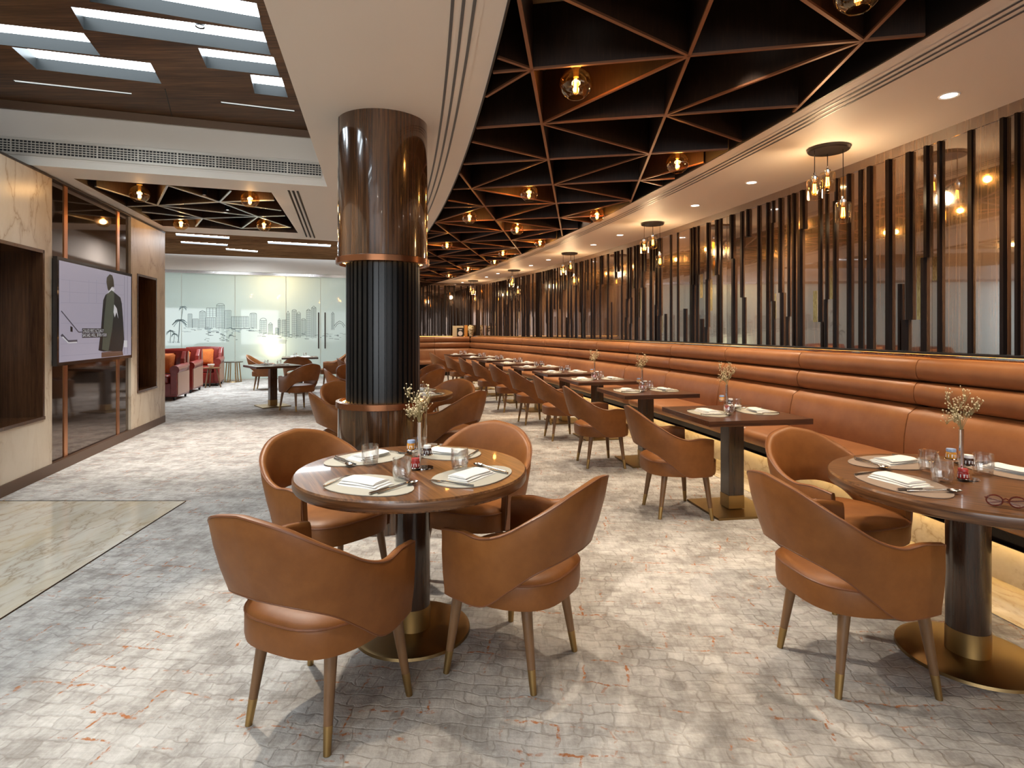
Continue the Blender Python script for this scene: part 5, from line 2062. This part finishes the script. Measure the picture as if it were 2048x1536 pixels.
def uv(x, y):
    """position on the tilted picture (crop pixels 0..1122 x 0..1536) to wall coordinates"""
    u = (x - 118) / (975 - 118)
    yt = 195 + (385 - 195) * u
    yb = 1385 + (1300 - 1385) * u
    v = (y - yt) / (yb - yt)
    # perspective along the wall
    pxx = 95 + x / 5.905
    s = wall_s(pxx, OFF)[0]
    sa, sb = wall_s(95 + 118 / 5.905, OFF)[0], wall_s(95 + 975 / 5.905, OFF)[0]
    s = sx0 + (s - sa) / (sb - sa) * (sx1 - sx0)
    return min(max(s, sx0), sx1), min(max(sz1 - v * (sz1 - sz0), sz0), sz1)


def flat(name, poly, m, lay):
    pts = []
    for x, y in poly:
        s, z = uv(x, y)
        p = WP0 + WU * s + WN * (OFF + 0.002 + 0.0012 * lay)
        pts.append((p.x, p.y, z))
    return build(name, MB().add(pts, [tuple(range(len(pts)))]), m, scr)


def flat_line(name, pts, w, m, lay):
    mb = MB()
    for (xa, ya), (xb, yb) in zip(pts, pts[1:]):
        L_ = hypot(xb - xa, yb - ya)
        nx, ny = -(yb - ya) / L_ * w / 2, (xb - xa) / L_ * w / 2
        q = []
        for x, y in ((xa + nx, ya + ny), (xb + nx, yb + ny), (xb - nx, yb - ny), (xa - nx, ya - ny)):
            s, z = uv(x, y)
            p = WP0 + WU * s + WN * (OFF + 0.002 + 0.0012 * lay)
            q.append((p.x, p.y, z))
        mb.add(q, [(0, 1, 2, 3)])
    return build(name, mb, m, scr)


for k, (ya, yb) in enumerate(((420, 490), (560, 600), (690, 700), (930, 925), (1170, 1150), (1310, 1260))):
    flat_line('picture_line', [(135, ya), (890, yb)], 4, 'screen_line', 1)
for x in (240, 470, 560):
    flat_line('picture_line', [(x, 420), (x, 690)], 4, 'screen_line', 1)
for x in (895, 930):
    flat_line('picture_line', [(x, 380), (x, 1290)], 12, 'screen_line', 1)
flat('picture_floor', [(620, 1270), (870, 1240), (880, 1305), (620, 1330)], 'screen_floor', 1)
flat('picture_cape_shadow', [(665, 600), (640, 660), (612, 1000), (583, 1245), (640, 1260), (720, 1255), (870, 1255), (890, 1120), (878, 900), (862, 700), (845, 630),
                             (780, 575), (735, 545)], 'screen_coat_dark', 2)
flat('picture_cape', [(735, 545), (680, 590), (655, 800), (622, 1235), (700, 1260), (745, 1000), (765, 800), (770, 620), (765, 560)], 'screen_coat', 3)
flat('picture_collar', [(700, 560), (740, 505), (775, 530), (765, 560), (735, 545), (690, 585)], 'screen_white', 3)
flat('picture_head', [(715, 357), (745, 370), (760, 420), (768, 505), (740, 505), (705, 555), (690, 530), (675, 450), (680, 395)], 'screen_skin', 4)
flat('picture_emblem', [(768, 710), (800, 760), (818, 880), (795, 800), (775, 860), (760, 800)], 'screen_white', 4)
flat_line('picture_rail', [(138, 785), (345, 1032), (385, 1032)], 12, 'screen_rail', 2)
flat_line('picture_rail', [(140, 1060), (215, 1140), (330, 1135)], 30, 'screen_rail', 2)
flat_line('picture_rail_light', [(150, 1085), (220, 1155), (325, 1150)], 14, 'screen_white', 3)
flat('picture_post', [(245, 960), (272, 975), (272, 1030), (245, 1025)], 'screen_coat_dark', 3)
flat('picture_sign', [(885, 1130), (925, 1130), (925, 1210), (885, 1210)], 'screen_white', 3)
flat('caption_box', [(383, 988), (645, 990), (645, 1038), (383, 1040)], 'screen_coat_dark', 5)
flat('caption_box', [(383, 1042), (680, 1044), (680, 1092), (383, 1098)], 'screen_coat_dark', 5)
for txt, y, xa, xb in (('CALLED FIRST ACTUALLY', 1034, 390, 640), ('SHE SAID, WELL, SEVEN YOUR', 1088, 388, 675)):
    cu = bpy.data.curves.new('caption_text', 'FONT')
    cu.body = txt
    cu.size = 1.0
    tmp = bpy.data.objects.new('caption_text', cu)
    me = bpy.data.meshes.new_from_object(tmp)
    xs = [v.co.x for v in me.vertices]
    wtx = max(xs) - min(xs)
    sA, zA = uv(xa, y)
    sB, _ = uv(xb, y)
    _, zT = uv(xa, y - 40)
    hx, hz = (sB - sA) / wtx, (zT - zA) / 0.72
    for v in me.vertices:
        p = WP0 + WU * (sA + (v.co.x - min(xs)) * hx) + WN * (OFF + 0.002 + 0.0012 * 6)
        v.co = (p.x, p.y, zA + v.co.y * hz)
    me.materials.append(MATS['screen_white'])
    put('caption_text', me, scr)
    bpy.data.objects.remove(tmp)

# ================================================================== THINGS ON THE BENCH TOP AT THE FAR END
def ledge(px, w=0.0):
    """point on the bench top along the curved wall in column px"""
    ph = phi_of_px(px, 0.12)
    return wallpt(ph, 0.12, 1.206), ph


shelf_pts = {}


def far_at(px, off=0.13):
    rx = (px - 1024) / F
    p0 = CORNER + BN * off
    det = BD.x - rx * BD.y
    s = -(p0.x - rx * p0.y) / det
    p = p0 + BD * s
    return Vector((p.x, p.y, 1.182))


brz2 = atan2(BN.y, BN.x) + pi / 2
p = far_at(916)
t = thing('framed_print', 'cream framed print leaning on the far bench top', 'picture', p, brz2)
build('frame', MB().box((0, 0, 0.17), (0.36, 0.03, 0.34)), 'frame_cream', t, bevel=0.004)
f_ = build('print', MB().box((0.07, -0.017, 0.14), (0.22, 0.006, 0.27)), 'book_black', t)
build('print_disc', MB().lathe([(0.0, 0.0), (0.075, 0.0)], 24, cap=False), 'jar_white', f_, (0.07, -0.022, 0.10)).rotation_euler = (pi / 2, 0, 0)
build('print_bar', MB().box((0.08, -0.022, 0.22), (0.10, 0.002, 0.025)), 'jar_white', f_)
p = far_at(931.5)
tag(build('amber_box', MB().box((0, 0, 0.18), (0.10, 0.08, 0.36)), 'honey', None, p, brz2, bevel=0.006), 'tall amber box beside the ceramic vase', 'box')
p = far_at(942, 0.17)
t = thing('ceramic_vase', 'cream ceramic vase with leaf pattern on the far bench top', 'vase', p)
build('body', MB().lathe([(0.0, 0.0), (0.055, 0.0), (0.060, 0.03), (0.105, 0.20), (0.108, 0.28), (0.085, 0.335), (0.06, 0.345)], 28), 'vase_ceramic', t, smooth=True)
build('neck', MB().lathe([(0.06, 0.34), (0.065, 0.37), (0.055, 0.37), (0.05, 0.345)], 28, cap=False), 'frame_cream', t, smooth=True)
for i, (x, w, h, m, tilt, lab) in enumerate(((954.5, 0.06, 0.32, 'book_pink', 0.12, 'pinkish book leaning beside the ceramic vase'),
                                             (959, 0.045, 0.33, 'book_grey', 0.10, 'grey book in the middle of the leaning books'),
                                             (963, 0.04, 0.33, 'book_grey', 0.06, 'grey book at the right of the leaning books'),
                                             (967.0, 0.035, 0.34, 'book_black', 0.0, 'black book standing at the end of the row'))):
    p = far_at(x)
    t = thing('book', lab, 'book', p, brz2, 'books on the far bench top')
    build('cover', MB().box((0, 0, h / 2), (w, 0.2, h)), m, t, bevel=0.003)
    build('pages', MB().box((0, 0, h / 2 + 0.001), (w * 0.7, 0.19, h)), 'napkin', t)
    t.rotation_euler = (0, tilt, brz2)
